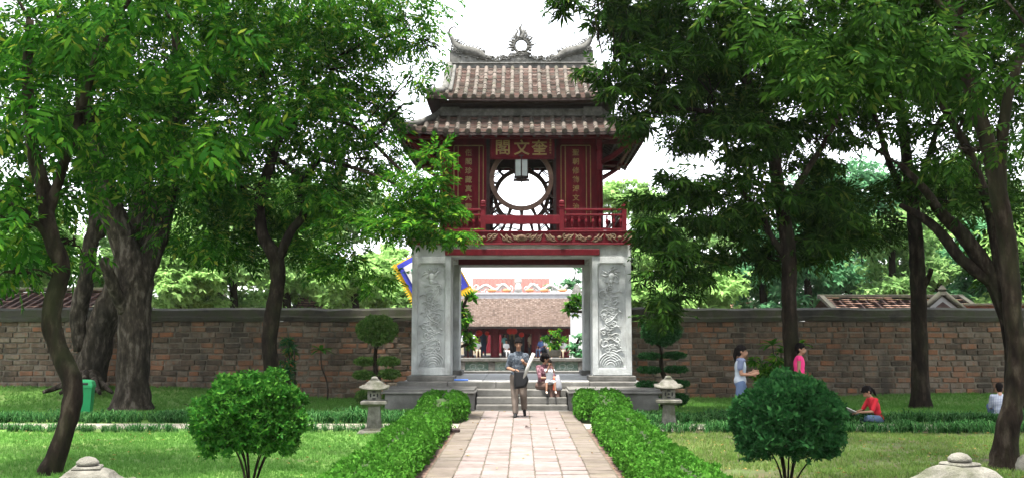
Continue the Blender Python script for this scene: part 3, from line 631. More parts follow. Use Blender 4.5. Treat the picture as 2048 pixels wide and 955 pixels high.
# ---- sign board, characters, couplets
def glyph(ch, size, mat, parent, pos, depth=.012, rx=PI/2):
    cu = bpy.data.curves.new('character', 'FONT'); cu.body = ch; cu.size = size; cu.extrude = depth; cu.align_x = 'CENTER'; cu.align_y = 'CENTER'; cu.offset = .004*size/.3; cu.resolution_u = 2
    o = bpy.data.objects.new('character_source', cu); C.objects.link(o)
    me = bpy.data.meshes.new_from_object(o.evaluated_get(bpy.context.evaluated_depsgraph_get())); bpy.data.objects.remove(o)
    me.materials.clear(); vs = np.empty(len(me.vertices)*3); me.vertices.foreach_get('co', vs); vs = vs.reshape(-1, 3)
    vs[:, :2] -= (vs[:, :2].min(0)+vs[:, :2].max(0))/2; me.vertices.foreach_set('co', vs.ravel()); me.name = 'character'
    return inst('character', me, mat, parent, Matrix.Translation(pos) @ Matrix.Rotation(rx, 4, 'X'))
sb = thing('sign_board', 'dark red name board with three gilt characters hung under the lower eave', 'sign', (0, 25.15, 6.27))
tl = R(6); Mt = Matrix.Translation((.02, 25.12, 6.315)) @ Matrix.Rotation(tl, 4, 'X')
t = MB(); q = MB(); q.bb(-.76, .76, -.02, .03, -.25, .27, .008); t.add([Mt @ Vector(v) for v in q.v], q.f); obj('board', t, m_red, sb)
t = MB(); q = MB(); q.bb(-.80, .80, -.035, .03, -.29, -.25, .008); q.bb(-.80, .80, -.035, .03, .27, .31, .008); q.bb(-.80, -.76, -.033, .028, -.25, .27); q.bb(.76, .80, -.033, .028, -.25, .27); t.add([Mt @ Vector(v) for v in q.v], q.f); obj('frame', t, m_redb, sb)
for ch, x in (('閣', -.47), ('文', 0.0), ('奎', .44)):
    p = Mt @ Vector((x-.01, -.028, .005)); glyph(ch, .40, m_gold, sb, p, .012, PI/2+tl)
for k in range(6): glyph('皇朝嘉隆四年'[k], .05, m_gold, sb, Mt @ Vector((.70, -.024, .19-k*.065)), .004, PI/2+tl)
wps = [o for o in gt.children if o.name.startswith('wall_panel')]
def couplet(txt, cx, wp):
    for k, ch in enumerate(txt): glyph(ch, .175, m_gold, wp, (cx, FY0-.072, 6.27-k*.229), .006)
couplet('傑閣珍藏真大觀', -1.33, wps[0]); couplet('聖朝修飾溥文治', 1.37, wps[1])

# ---- palace lantern hanging in the round window
ln = thing('hanging_lantern', 'grey glass-panelled palace lantern hanging in the round window', 'lantern', (0, 25.3, 5.5))
t = MB(); zt, zb = 6.12, 5.60; w_ = .185
for k in range(6):
    a = PI/3*k+PI/6; t.tube([(w_*math.cos(a), 25.3+w_*math.sin(a), zb), (w_*math.cos(a), 25.3+w_*math.sin(a), zt)], .016, 6)
for z_, r_ in ((zt, .22), (zb, .21), (zb-.07, .2), (zt-.06, .19)): t.lathe([(r_, z_-.015), (r_, z_+.015)], 6, (0, 25.3, 0), False, PI/6)
for k in range(6):
    a = PI/3*k+PI/6; t.tube([(.2*math.cos(a), 25.3+.2*math.sin(a), zb-.05), (.23*math.cos(a), 25.3+.23*math.sin(a), zb-.12)], .012, 5)
obj('frame', t, m_wood, ln)
m_glass = flat('milky_glass', (.42, .46, .47), .25)
for k in range(6):
    a = PI/3*k+PI/3; t = MB(); rr = w_*math.cos(PI/6)*.97; t.box((rr*math.cos(a), 25.3+rr*math.sin(a), (zt+zb)/2), (.006, w_*.86, zt-zb-.02), Matrix.Rotation(a, 3, 'Z')); obj('glass_panel', t, m_glass, ln)
t = MB(); t.tube([(0, 25.3, zt), (0, 25.3, 6.6)], .012, 6); obj('hanger', t, m_wood, ln)
# ================================================================ VEGETATION KIT
def norm(a): return a/np.maximum(np.linalg.norm(a, axis=-1, keepdims=True), 1e-9)
def t_spray(nl=5, ll=.34, lw=.12, ang=58, droop=.25, seed=0, obl=False):
    """feather leaf of unit length along +Y: paired leaflets, each two triangles folded on the midrib"""
    rg = np.random.default_rng(seed); V = []; F = []
    def lf_(p, a, l, wd, roll):
        d = np.array([math.sin(a), math.cos(a), -droop*rg.uniform(.5, 1.6)]); d /= np.linalg.norm(d); sd_ = np.cross(d, [0, 0, 1]); sd_ /= np.linalg.norm(sd_); up = np.cross(sd_, d)
        sd_ = sd_*math.cos(roll)+up*math.sin(roll); o = len(V); m = p+d*l*.45
        if obl:
            q1, q2 = p+d*l*.28+up*wd*.12, p+d*l*.72+up*wd*.10-np.array([0, 0, .04*l]); V.extend([p, q1-sd_*wd*.42, q2-sd_*wd*.46, p+d*l-np.array([0, 0, .12*l]), q2+sd_*wd*.46, q1+sd_*wd*.42]); F.extend([(o, o+1, o+5), (o+1, o+2, o+4), (o+1, o+4, o+5), (o+2, o+3, o+4)]); return
        V.extend([p, m-sd_*wd/2+up*wd*.14, p+d*l, m+sd_*wd/2+up*wd*.14]); F.extend([(o, o+1, o+2), (o, o+2, o+3)])
    for i in range(nl):
        t = .18+.72*i/max(1, nl-1); p = np.array([0, t, -droop*t*t*.6]); s = .75+.5*math.sin(PI*(.25+.6*t))-.2
        for q in (-1, 1): lf_(p, q*R(ang-18*t)+rg.normal(0, .09), ll*s*rg.uniform(.85, 1.12), lw*s, rg.normal(0, .35))
    lf_(np.array([0, .92, -droop*.55]), rg.normal(0, .1), ll, lw, 0)
    return np.array(V), np.array(F)
def t_whorl(n=8, l=.75, wd=.17, droop=.35, seed=0):
    rg = np.random.default_rng(seed); V = []; F = []
    for k in range(n):
        a = 2*PI*k/n+rg.normal(0, .2); e = rg.uniform(-.9, .55)-droop; d = np.array([math.cos(a)*math.cos(e), .35+.3*rg.random(), math.sin(e)]); d[0] *= 1; d = np.array([math.cos(a), math.sin(a)*.8+.35, e*.8]); d /= np.linalg.norm(d)
        sd_ = np.cross(d, [0, 0, 1]); sd_ /= max(np.linalg.norm(sd_), 1e-6); up = np.cross(sd_, d); L_ = l*rg.uniform(.7, 1.15); p = np.array([0, .1*rg.random(), 0]); m = p+d*L_*.45+up*.04; o = len(V)
        V.extend([p, m-sd_*wd/2, p+d*L_-np.array([0, 0, droop*.25*L_]), m+sd_*wd/2]); F.extend([(o, o+1, o+2), (o, o+2, o+3)])
    return np.array(V), np.array(F)
def t_tuft(n=6, h=1.0, wd=.11, spread=.45, seed=0, seg=1):
    rg = np.random.default_rng(seed); V = []; F = []
    for k in range(n):
        a = rg.uniform(0, 2*PI); hh = h*rg.uniform(.6, 1.1); sp = spread*rg.uniform(.3, 1.3); b = np.array([math.cos(a), math.sin(a), 0]); s_ = np.array([-math.sin(a), math.cos(a), 0])*wd/2; o = len(V); p = b*.12*rg.random()+np.array([rg.normal(0, .15), rg.normal(0, .15), 0])
        if seg == 1: V.extend([p-s_, p+s_, p+b*sp*hh+np.array([0, 0, hh])]); F.append((o, o+1, o+2))
        else:
            m = p+b*sp*.45*hh+np.array([0, 0, hh*.8]); V.extend([p-s_, p+s_, m-s_*.9, m+s_*.9, p+b*sp*1.5*hh+np.array([0, 0, hh*rg.uniform(.35, .8)])]); F.extend([(o, o+1, o+3), (o, o+3, o+2), (o+2, o+3, o+4)])
    return np.array(V, float), np.array(F)
def scatter(name, tmpls, base, dirs, up, sc, mat):
    Vs = []; Fs = []; off = 0; pick = RNG.integers(0, len(tmpls), len(base)); y = norm(dirs); x = norm(np.cross(y, up)); z = np.cross(x, y)
    for i, (tv, tf) in enumerate(tmpls):
        k = np.nonzero(pick == i)[0]
        if not len(k): continue
        s = sc[k][:, None, None]
        V = base[k][:, None]+s*(tv[None, :, 0:1]*x[k][:, None]+tv[None, :, 1:2]*y[k][:, None]+tv[None, :, 2:3]*z[k][:, None])
        F = tf[None]+(np.arange(len(k))*len(tv))[:, None, None]+off; off += len(k)*len(tv); Vs.append(V.reshape(-1, 3)); Fs.append(F.reshape(-1, 3))
    return npmesh(name, np.concatenate(Vs), np.concatenate(Fs), mat)
def fill(clumps, size, dens, droop=.45, area=.05, cover=None):
    dens = dens*1.6
    """sprays through clumps (centre, radii): each clump breaks into smaller drooping tiers"""
    B = []; D = []
    for c, r in clumps:
        c = np.array(c); r = np.array(r); over = .5 if c[2] > CAMH+.34*c[1]+.6 else 1; n = int(over*dens*PI*r[0]*max(r[2], r[1]*.6)/(area*(size/.45)**2))+8; m = max(4, n//26)
        u = norm(RNG.normal(size=(m, 3))); sub = u*(RNG.uniform(.35, 1.0, (m, 1))**.6); idx = RNG.integers(0, m, n)
        q = RNG.normal(size=(n, 3))*np.array([.27, .27, .13]); p = sub[idx]+q
        B.append(c+p*r); D.append(norm(norm(p)*.7+norm(q)*.7+RNG.normal(size=(n, 3))*.35-np.array([0, 0, droop])))
    B = np.concatenate(B); D = np.concatenate(D); up = norm(np.array([0, 0, 1.0])+RNG.normal(size=B.shape)*.38); return B, D, up
SPR = [t_spray(5, .36, .13, 58, .25, 1), t_spray(6, .32, .105, 60, .4, 2), t_spray(4, .40, .14, 52, .15, 3)]
BIGSPR = [t_spray(5, .40, .13, 60, .3, 4), t_spray(4, .46, .145, 55, .2, 5), t_spray(5, .38, .125, 62, .5, 6)]
NEARSPR = [t_spray(5, .40, .125, 60, .3, 4, True), t_spray(4, .46, .14, 55, .2, 5, True), t_spray(5, .38, .12, 62, .5, 6, True)]
WH = [t_whorl(9, .8, .17, .45, 1), t_whorl(8, .75, .15, .3, 2), t_whorl(10, .85, .16, .6, 3)]
FAR = [t_whorl(4, .75, .40, .25, 4), t_whorl(5, .7, .36, .15, 5), t_whorl(4, .8, .34, .4, 6)]
SML = [t_whorl(7, .7, .36, .05, 7), t_whorl(6, .7, .4, .0, 8), t_whorl(8, .65, .3, .1, 9)]
def px_clumps(L): return [(tuple(P(x, y, Y)), (rx/ppm(Y), rd, ry/ppm(Y))) for x, y, Y, rx, ry, rd in L]
def tree(name, label, cat, trunk, clumps, lmat, bark=None, tmpl=None, size=.45, dens=2.4, droop=.45, group=None, limbs=True, flare=1.5, shade_clumps=(), area=.05, leafpieces=0):
    bark = bark or m_bark
    nodes = []; paths = []
    for pth in trunk:
        pts = smooth_path([P(x, y, Y) for x, y, Y, w_ in pth], 5); ws = interp([w_/ppm(Y)/2*(.80 if Y < 30 else 1) for x, y, Y, w_ in pth], 5); paths.append((pts, ws)); nodes += [(p, r_) for p, r_ in zip(pts[len(pts)//4:], ws[len(ws)//4:])]
    b0 = paths[0][0][0]; root = thing(name, label, cat, (b0.x, b0.y, 0), 0, group)
    for i, (pts, ws) in enumerate(paths):
        mb = MB()
        if i == 0:
            r0 = ws[0]; pts = [pts[0]+Vector((0, 0, -.25-pts[0].z))]+[Vector((pts[0].x, pts[0].y, .0))]+[pts[0]+(pts[1]-pts[0])*.45]+pts[1:]; ws = [r0*1.15, r0, r0]+ws[1:]; ws = [w_*(1+(flare-1)*math.exp(-max(0, p_.z)/(.5*r0+.1))) for w_, p_ in zip(ws, pts)]
        mb.tube(pts, ws, 20 if i == 0 else 12, wob=.16); obj('trunk' if i == 0 else 'limb', mb, bark, root)
    cl = px_clumps(clumps)+list(shade_clumps)  # plus crown clumps above the view, added to cast shade
    tw = MB()
    if limbs and nodes:
        for c, r in cl:
            c = Vector(c); nd, rad = min(nodes, key=lambda q: (q[0]-c).length+max(0, q[0].z-c.z)*1.5); L_ = (c-nd).length
            if L_ < .3 or (b0.y > 30 and c.z < 5.0) or (b0.y < 30 and c.z < 5.6 and L_ > 1.1): continue
            r0 = min(rad*.45, .012+.012*L_); mid = nd.lerp(c, .5)+Vector((random.uniform(-.12, .12), random.uniform(-.12, .12), .12*L_))
            pts = smooth_path([nd, mid, c], 5); mb = MB(); mb.tube(pts, [r0*(1-.75*k/10) for k in range(11)], 7, wob=.15); obj('limb', mb, bark, root)
            for k in range(5):
                e = c+Vector((random.gauss(0, .55)*r[0], random.gauss(0, .55)*r[1], random.gauss(0, .5)*r[2])); tw.tube([c.lerp(nd, .15*k), c.lerp(e, .5)+Vector((0, 0, .05)), e], [.016, .011, .005], 5)
        if tw.v: obj('twigs', tw, bark, root, kind='stuff')
    B, D, up = fill(cl, size, dens, droop, area)
    ok = B[:, 2] > .3; B, D, up = B[ok], D[ok], up[ok]
    sc = size*RNG.uniform(.65, 1.25, len(B)); link('crown', scatter('crown', tmpl or SPR, B, D, up, sc, lmat), None, root, 'stuff')
    if leafpieces:                                   # the nearest leaves one by one
        ix = np.argsort(B[:, 1])[:leafpieces*2:2]; mes = []
        for tv, tf in (NEARSPR if tmpl is BIGSPR else tmpl or SPR): mes.append(npmesh('leaf_spray', tv, tf, lmat))
        for i in ix:
            yv = Vector(D[i]).normalized(); xv = yv.cross(Vector(up[i])).normalized(); zv = xv.cross(yv); m_ = Matrix((xv, yv, zv)).transposed().to_4x4(); m_.translation = Vector(B[i])+Vector((random.gauss(0, .1), -.08, random.gauss(0, .08)))
            inst('leaf_spray', random.choice(mes), None, root, m_ @ Matrix.Scale(sc[i]*1.05, 4))
    return root

# ================================================================ BEHIND THE GATE
def hall():
    Y0 = 64.0; p0 = P(1043, 714, Y0); z0 = p0.z; h = thing('temple_hall', 'long red temple hall with tiled roof seen through the gate opening', 'temple', (0, Y0, z0))
    k = Y0/FPX
    def X(x): return (x-1043)*k
    def Z(y, Y=Y0): return P(1043, y, Y).z
    mb = MB(); mb.bb(-14, 14, Y0-1.2, Y0+9, -.2, z0, .03); obj('terrace', mb, m_stone_d, h)
    ez = Z(654, Y0-1.4); rz = Z(597, Y0+3)
    for x in (938, 990, 1071, 1129): # columns
        t = MB(); t.lathe([(.31, z0), (.31, z0+.1), (.27, z0+.16), (.27, ez-.05), (.33, ez+.1)], 14, (X(x), Y0, 0)); obj('column', t, m_redb, h)
        t = MB(); t.lathe([(.2, z0), (.2, ez+.4)], 12, (X(x)+(.55 if x < 1043 else -.5), Y0+2.4, 0)); obj('column', t, m_red, h)
    t = MB(); t.bb(-7.4, 3.3, Y0-.12, Y0+.12, ez-.38, ez-.12); obj('beam', t, m_redb, h)
    t = MB(); t.bb(-7.4, 3.3, Y0+2.3, Y0+2.5, ez-.45, ez+.2); obj('beam', t, m_redb, h)
    m_dd = flat('dark_door', (.03, .035, .05), .7)
    for a, b in ((-7.4, -4.6), (-1.15, 1.2), (1.35, 2.75)): t = MB(); t.bb(a, b, Y0+5.9, Y0+6.1, z0, ez-.3); obj('door_panel', t, m_dd, h)
    # roof with rows of flat tiles
    t = MB(); rx0, rx1 = X(918)-4.0, X(1146); n = 16
    sl = MB(); sl.add([(rx0, Y0-1.5, ez-.06), (rx1+.1, Y0-1.5, ez-.06), (rx1-.4, Y0+3, rz), (rx0, Y0+3, rz), (rx0, Y0+7.5, ez-.06), (rx1, Y0+7.5, ez-.06)], [(0, 1, 2, 3), (3, 2, 5, 4), (0, 4, 5, 1)]); rf = obj('roof', sl, m_wood, h)
    m_far = M('far_roof_tile', [(.1, (.13, .098, .082)), (.5, (.195, .145, .12)), (.9, (.27, .215, .185))], 3, .7, .9)
    rows = MB(); nr, nc = 34, 84
    for i in range(nr):
        for j in range(nc):
            a, b = i/nr, (i+1.25)/nr; xa = rx0+(rx1-rx0)*(j+.04)/nc; xb = rx0+(rx1-rx0)*(j+.96)/nc; dz = random.uniform(0, .03)
            f = lambda t_, x_, d: (x_-.0*t_, Y0-1.55+4.55*(1-t_) if False else Y0+3-4.55*t_, rz+(ez-rz)*t_+d-.10*math.sin(PI*t_))
            rows.add([f(a, xa, .0+.1), f(a, xb, .0+.1), f(b, xb, .06+dz+.1), f(b, xa, .06+dz+.1), f(b, xb, .0+dz+.06), f(b, xa, .0+dz+.06)], [(0, 1, 2, 3), (3, 2, 4, 5)])
    obj('roof_tile', rows, m_far, rf, kind='stuff')
    t = MB(); t.bb(rx0, rx1-.1, Y0+2.75, Y0+3.25, rz-.05, rz+.28, .03); t.bb(rx0, rx1+.05, Y0+2.7, Y0+3.3, rz+.28, rz+.40, .02); obj('ridge', t, flat('pale_ridge', (.30, .31, .34), .9), rf)
    # ridge dragons and clouds
    t = MB(); rg = random.Random(3); yy = Y0+3; cx = X(1036)
    m_pl = flat('white_plaster', (.36, .355, .345), .9)
    for q in (-1, 1):
        for j in range(7):
            pts = swirl((cx+q*(.55+j*.36), rz+.62+.16*math.sin(j*1.3)), .24, 1.3, rg.uniform(0, 6), q, 12); t.tube([(p[0], yy, p[1]) for p in pts], .06, 6)
        bd = smooth_path([(cx+q*.5, yy, rz+.5), (cx+q*1.0, yy, rz+.95), (cx+q*1.5, yy, rz+.55), (cx+q*2.1, yy, rz+.9), (cx+q*2.8, yy, rz+.55), (cx+q*3.2, yy, rz+.9)], 4); t.tube(bd, .1, 7)
    t.ell((cx, yy, rz+1.15), (.25, .12, .3), 10, 8); t.tube([(cx, yy, rz+.4), (cx, yy, rz+1.0)], [.3, .16], 8); obj('ridge_ornament', t, m_pl, rf)
    m_in = flat('orange_tile_inlay', (.42, .17, .08), .8)
    for q in (-1, 1):
        for dx in (.75, 1.7, 2.9): t = MB(); t.ell((cx+q*dx, yy-.1, rz+.55), (.3, .08, .12), 10, 6); obj('ridge_inlay', t, m_in, rf)
    return h
hall()
def far_hall():
    Y = 92; h = thing('temple_hall', 'pale red roof of a farther hall rising behind the dragon ridge', 'temple', (0, Y, 0)); a = P(950, 600, Y); b = P(1096, 556, Y)
    t = MB(); t.bb(a.x, b.x, Y, Y+6, 0, b.z-1.4); obj('wall', t, m_redb, h)
    t = MB(); n = 18
    for i in range(n): t.bb(a.x-.2+(b.x-a.x+.4)*i/n, a.x-.2+(b.x-a.x+.4)*(i+.86)/n, Y-.5, Y+.4, b.z-1.7, b.z)
    t.bb(a.x-.15, b.x+.15, Y-.42, Y+6, b.z-1.65, b.z-.05); obj('roof', t, flat('far_red_tile', (.42, .17, .15), .9), h)
far_hall()
# pond parapet
pp = thing('pond_parapet', 'low pale stone parapet with green glazed openings behind the gate', 'parapet', (0, 38, 0))
t = MB(); zt = P(1043, 715, 38).z
t.bb(-7, 7, 37.9, 38.25, zt-.13, zt, .02); t.bb(-7, 7, 37.85, 38.3, -.1, .25, .02); obj('coping', t, m_cement, pp)
for i in range(13):
    x = -6.6+i*1.1; t = MB(); t.bb(x-.12, x+.12, 37.94, 38.2, .25, zt-.13, .01); obj('pier', t, m_cement, pp)
m_glaze = M('green_glazed_block', [(.3, (.10, .17, .14)), (.7, (.30, .36, .33))], 9, .4, .5)
gm = MB(); N = 10
for (cx_, cz_) in ((-.28, .1), (0, .1), (.28, .1), (-.14, .27), (.14, .27)): gm.tube([(cx_+.12*math.cos(2*PI*k/N), 0, cz_+.085*math.sin(2*PI*k/N)) for k in range(N+1)], .025, 5)
gm.bb(-.43, .43, .02, .06, 0, zt-.38); gm = gm.mesh('glazed_block'); gm.materials.append(m_glaze)
for i in range(12): inst('glazed_block', gm, None, pp, Matrix.Translation((-6.05+i*1.1, 38.02, .25)))
# white gate post by the hall
gp = thing('gate_pillar', 'tall white plastered pillar at the right end of the temple hall', 'pillar', tuple(P(1154, 712, 60)))
a = P(1154, 712, 60); t = MB(); zt2 = P(1154, 585, 60).z; t.square([(.42, 0), (.42, .4), (.36, .45), (.36, zt2-1.1), (.46, zt2-1.0), (.46, zt2-.85), (.38, zt2-.8)], (a.x, 60, 0)); obj('shaft', t, flat('white_wash', (.55, .56, .57), .9), gp)
t = MB(); t.square([(.44, zt2-.8), (.44, zt2-.35), (.56, zt2-.25), (.3, zt2), (.1, zt2+.5)], (a.x, 60, 0)); obj('capital', t, m_cement, gp)
# garden walls / houses beyond the walls
def tiled_house(label, x0, x1, yr, ye, Y, deep=5.0, gable=None, cat='house'):
    a = P(x0, ye, Y); b = P(x1, ye, Y); zr_ = P(x0, yr, Y+deep/2).z; ze = a.z
    h = thing('tiled_house', label, cat, ((a.x+b.x)/2, Y, 0)); t = MB(); t.bb(a.x+.5, b.x-.5, Y+.6, Y+deep, 0, ze-.05); obj('wall', t, flat('plaster_wall', (.22, .19, .15), .9), h)
    t = MB(); t.add([(a.x, Y, ze-.1), (b.x, Y, ze-.1), (b.x, Y+deep/2, zr_-.06), (a.x, Y+deep/2, zr_-.06), (b.x, Y+deep, ze-.1), (a.x, Y+deep, ze-.1)], [(0, 1, 2, 3), (3, 2, 4, 5)]); rf = obj('roof', t, m_wood, h)
    rows = MB(); nr = 12; nc = int((b.x-a.x)/.28)
    for i in range(nr):
        for j in range(nc):
            ta, tb = i/nr, (i+1.2)/nr; xa = a.x+(b.x-a.x)*(j+.06)/nc; xb = a.x+(b.x-a.x)*(j+.94)/nc; d = random.uniform(0, .02)
            rows.add([(xa, Y+deep/2*(1-ta), zr_+(ze-zr_)*ta), (xb, Y+deep/2*(1-ta), zr_+(ze-zr_)*ta), (xb, Y+deep/2*(1-tb), zr_+(ze-zr_)*tb+.06+d), (xa, Y+deep/2*(1-tb), zr_+(ze-zr_)*tb+.06+d)], [(0, 1, 2, 3)])
    obj('roof_tile', rows, M('warm_roof_tile', [(.1, (.13, .065, .04)), (.5, (.19, .10, .066)), (.9, (.25, .16, .115))], 2, .7, .9), rf, kind='stuff')
    t = MB(); t.bb(a.x-.1, b.x+.1, Y+deep/2-.1, Y+deep/2+.1, zr_-.05, zr_+.1, .02)
    for x in (a.x, b.x): t.box((x, Y+deep/4, (zr_+ze)/2+.05), (.16, math.hypot(deep/2, zr_-ze), .1), Matrix.Rotation(math.atan2(zr_-ze, deep/2), 3, 'X'))
    obj('ridge', t, m_coping, rf)
    if gable:
        gx, gy, gw, gh = gable; g = P(gx, gy, Y-.3); k = 1/ppm(Y); t = MB(); w_, h_ = gw*k, gh*k
        t.prism([(-w_, 0), (w_, 0), (.12, h_), (-.12, h_)], g, (1, 0, 0), (0, 0, 1), (0, .35, 0)); gb = obj('gable', t, flat('white_gable', (.26, .26, .255), .9), h)
        t = MB(); t.prism([(-w_*.45, h_*.18), (w_*.45, h_*.18), (0, h_*.62)], g+Vector((0, -.03, 0)), (1, 0, 0), (0, 0, 1), (0, .05, 0)); obj('gable_panel', t, m_wood, gb)  # dark triangular panel on the gable face
        t = MB()
        for q in (-1, 1): t.tube([g+Vector((q*w_*1.12, 0, -.02)), g+Vector((q*.05, 0, h_+.05))], .10, 6)
        t.square([(.12, h_), (.08, h_+.12), (.1, h_+.18), (.03, h_+.3)], g); obj('gable_moulding', t, m_coping, gb)
    return h
tiled_house('orange tiled roof of a low house beyond the left end of the wall', -90, 188, 580, 618, 33)
tiled_house('pale pink roof peeping over the left wall beside the flag', 575, 668, 584, 640, 44, 6)
tiled_house('white gabled house half hidden by trees above the left wall', 415, 480, 605, 640, 42, 4, (440, 622, 30, 34))
tiled_house('small brick red roof with white ridge above the right wall', 1452, 1520, 593, 640, 46, 5)
tiled_house('long tiled roof with white gable ornament above the right wall', 1690, 1990, 594, 642, 32, 5, (1886, 624, 44, 34))
tiled_house('tiled roof end at far right between the dark trunks', 1930, 2120, 612, 634, 31, 4)
# flag
fl = thing('festival_flag', 'large square five colour festival flag with yellow fringe behind the left pillar', 'flag', (P(835, 650, 31).x, 31, 0))
fc = P(865, 551, 31); k = 1/ppm(31)
def sq(s, dy, name, mat, rot=R(29)):
    n = 8; vs = []; c, sn = math.cos(rot), math.sin(rot)
    for i in range(n+1):
        for j in range(n+1):
            u, v = (2*i/n-1)*s, (2*j/n-1)*s; x = u*c-v*sn; z = u*sn+v*c; vs.append((fc.x+x, 31+dy+.05*math.sin(x*3+z*2), fc.z+z))
    t = MB(); t.add(vs, [(i*(n+1)+j, (i+1)*(n+1)+j, (i+1)*(n+1)+j+1, i*(n+1)+j+1) for i in range(n) for j in range(n)], True)
    t.add([(v[0], v[1]+.006, v[2]) for v in vs], [(i*(n+1)+j, i*(n+1)+j+1, (i+1)*(n+1)+j+1, (i+1)*(n+1)+j) for i in range(n) for j in range(n)], True)
    return obj(name, t, mat, fl)
mY, mB_, mW, mG, mR = [flat(n, c, .8, trans=.3) for n, c in (('yellow_cloth', (.80, .55, .04)), ('blue_cloth', (.08, .10, .62)), ('white_cloth', (.8, .8, .8)), ('green_cloth', (.02, .32, .16)), ('red_cloth', (.6, .03, .03)))]
sq(.835, 0, 'fringe', mY); sq(.80, -.02, 'blue_border', mB_); sq(.65, -.04, 'white_border', mW); sq(.48, -.06, 'green_field', mG); sq(.2, -.08, 'red_field', mR)
t = MB(); rot = R(29); c, sn = math.cos(rot), math.sin(rot)
for side in range(4):
    for i in range(22):
        u = -.87+1.74*(i+.5)/22; a_, b_ = ((u, -.83), (u, .83), (-.83, u), (.83, u))[side]; ox, oz = ((0, -.2), (0, .03), (-.16, 0), (.04, 0))[side]
        p = Vector((fc.x+a_*c-b_*sn, 31, fc.z+a_*sn+b_*c)); q = p+Vector((ox*c-oz*sn, 0, ox*sn+oz*c)); d = Vector((c, 0, sn)) if side < 2 else Vector((-sn, 0, c))
        t.add([p-d*.05, p+d*.05, q], [(0, 1, 2)]); t.add([p-d*.05+Vector((0, .008, 0)), q+Vector((0, .008, 0)), p+d*.05+Vector((0, .008, 0))], [(0, 1, 2)])
obj('tassel', t, mY, fl)
t = MB(); t.tube([(fc.x+.15, 31.12, 0), (fc.x+.15, 31.12, fc.z+.9)], .035, 8); obj('pole', t, m_wood, fl)

# ================================================================ TREES
tree('tree', 'slender curved trunk tree at the left edge behind the near lantern', 'tree',
     [[(97, 952, 12.75, 44), (133, 850, 12.8, 46), (146, 774, 12.9, 48), (116, 693, 13, 46), (102, 645, 13, 46), (108, 596, 13, 44), (124, 537, 13, 42), (110, 494, 13, 42), (97, 450, 13, 40), (88, 380, 13, 38), (68, 310, 13, 34), (55, 180, 13, 28), (60, 40, 13, 20)],
      [(92, 440, 13, 28), (150, 260, 13, 24), (195, 110, 13, 20), (250, 10, 13, 16), (320, -60, 13, 10)], [(110, 500, 13, 18), (60, 430, 12.8, 14), (0, 400, 12.6, 10)]],
     [(70, 60, 13, 150, 90, 1.3), (260, 60, 13, 150, 90, 1.2), (50, 220, 12.6, 110, 90, 1.0), (200, 230, 12.8, 120, 80, 1.0), (310, 220, 12.6, 80, 45, .6), (405, 60, 12.4, 60, 45, .5), (430, 275, 12.2, 46, 40, .3), (60, 350, 12.8, 90, 60, .9), (30, 450, 12.8, 70, 60, .8), (110, 400, 13.4, 80, 50, .7), (30, 540, 12.6, 36, 40, .35), (150, 490, 13.6, 40, 40, .4), (300, 330, 13.2, 70, 40, .5)],
     lf_mid, tmpl=BIGSPR, size=.38, dens=1.25, area=.05, leafpieces=140, shade_clumps=[((-5.6, 13, 7.5), (2.4, 2.2, .8)), ((-3.6, 12.4, 7.4), (1.7, 1.8, .7)), ((-8, 13.5, 7.6), (2.2, 2.2, .8)), ((-5, 16.5, 8.8), (2.6, 2.0, .8))])  # unseen foliage overhead, added to shade the left crowns
tree('tree', 'stout grey trunk with a sawn stub in the left lawn', 'tree',
     [[(262, 822, 23.1, 78), (266, 760, 23.1, 76), (268, 690, 23.1, 76), (270, 620, 23.1, 80), (268, 560, 23.1, 92), (250, 490, 23, 70), (222, 420, 22.8, 62), (195, 330, 22.6, 50), (170, 230, 22.4, 40), (160, 100, 22.4, 30)],
      [(278, 560, 23.1, 62), (310, 490, 23.2, 54), (328, 420, 23.4, 48), (345, 330, 23.5, 40), (360, 200, 23.6, 30), (350, 60, 23.6, 20)], [(250, 620, 22.9, 36), (226, 570, 22.5, 32), (207, 516, 22.2, 28)], [(285, 560, 23.2, 44), (300, 440, 23.4, 40), (290, 330, 23.6, 30)]],
     [(150, 130, 22.8, 150, 110, 1.8), (330, 110, 23.4, 160, 120, 2.0), (250, 240, 23.0, 120, 90, 1.6), (400, 250, 23.6, 110, 110, 1.6), (350, 370, 23.2, 80, 60, 1.2), (400, 430, 22.6, 90, 70, 1.2), (60, 60, 22.5, 120, 100, 1.5), (440, 520, 23.6, 60, 40, .9), (250, 345, 23.4, 50, 50, .8)],
     lf_mid, m_barkg, size=.46, dens=2.6, shade_clumps=[((-9.5, 23, 11.0), (3.2, 3, 1.3)), ((-12.5, 21, 11), (3, 3, 1.3))])  # top clumps lie out of view, added for shade
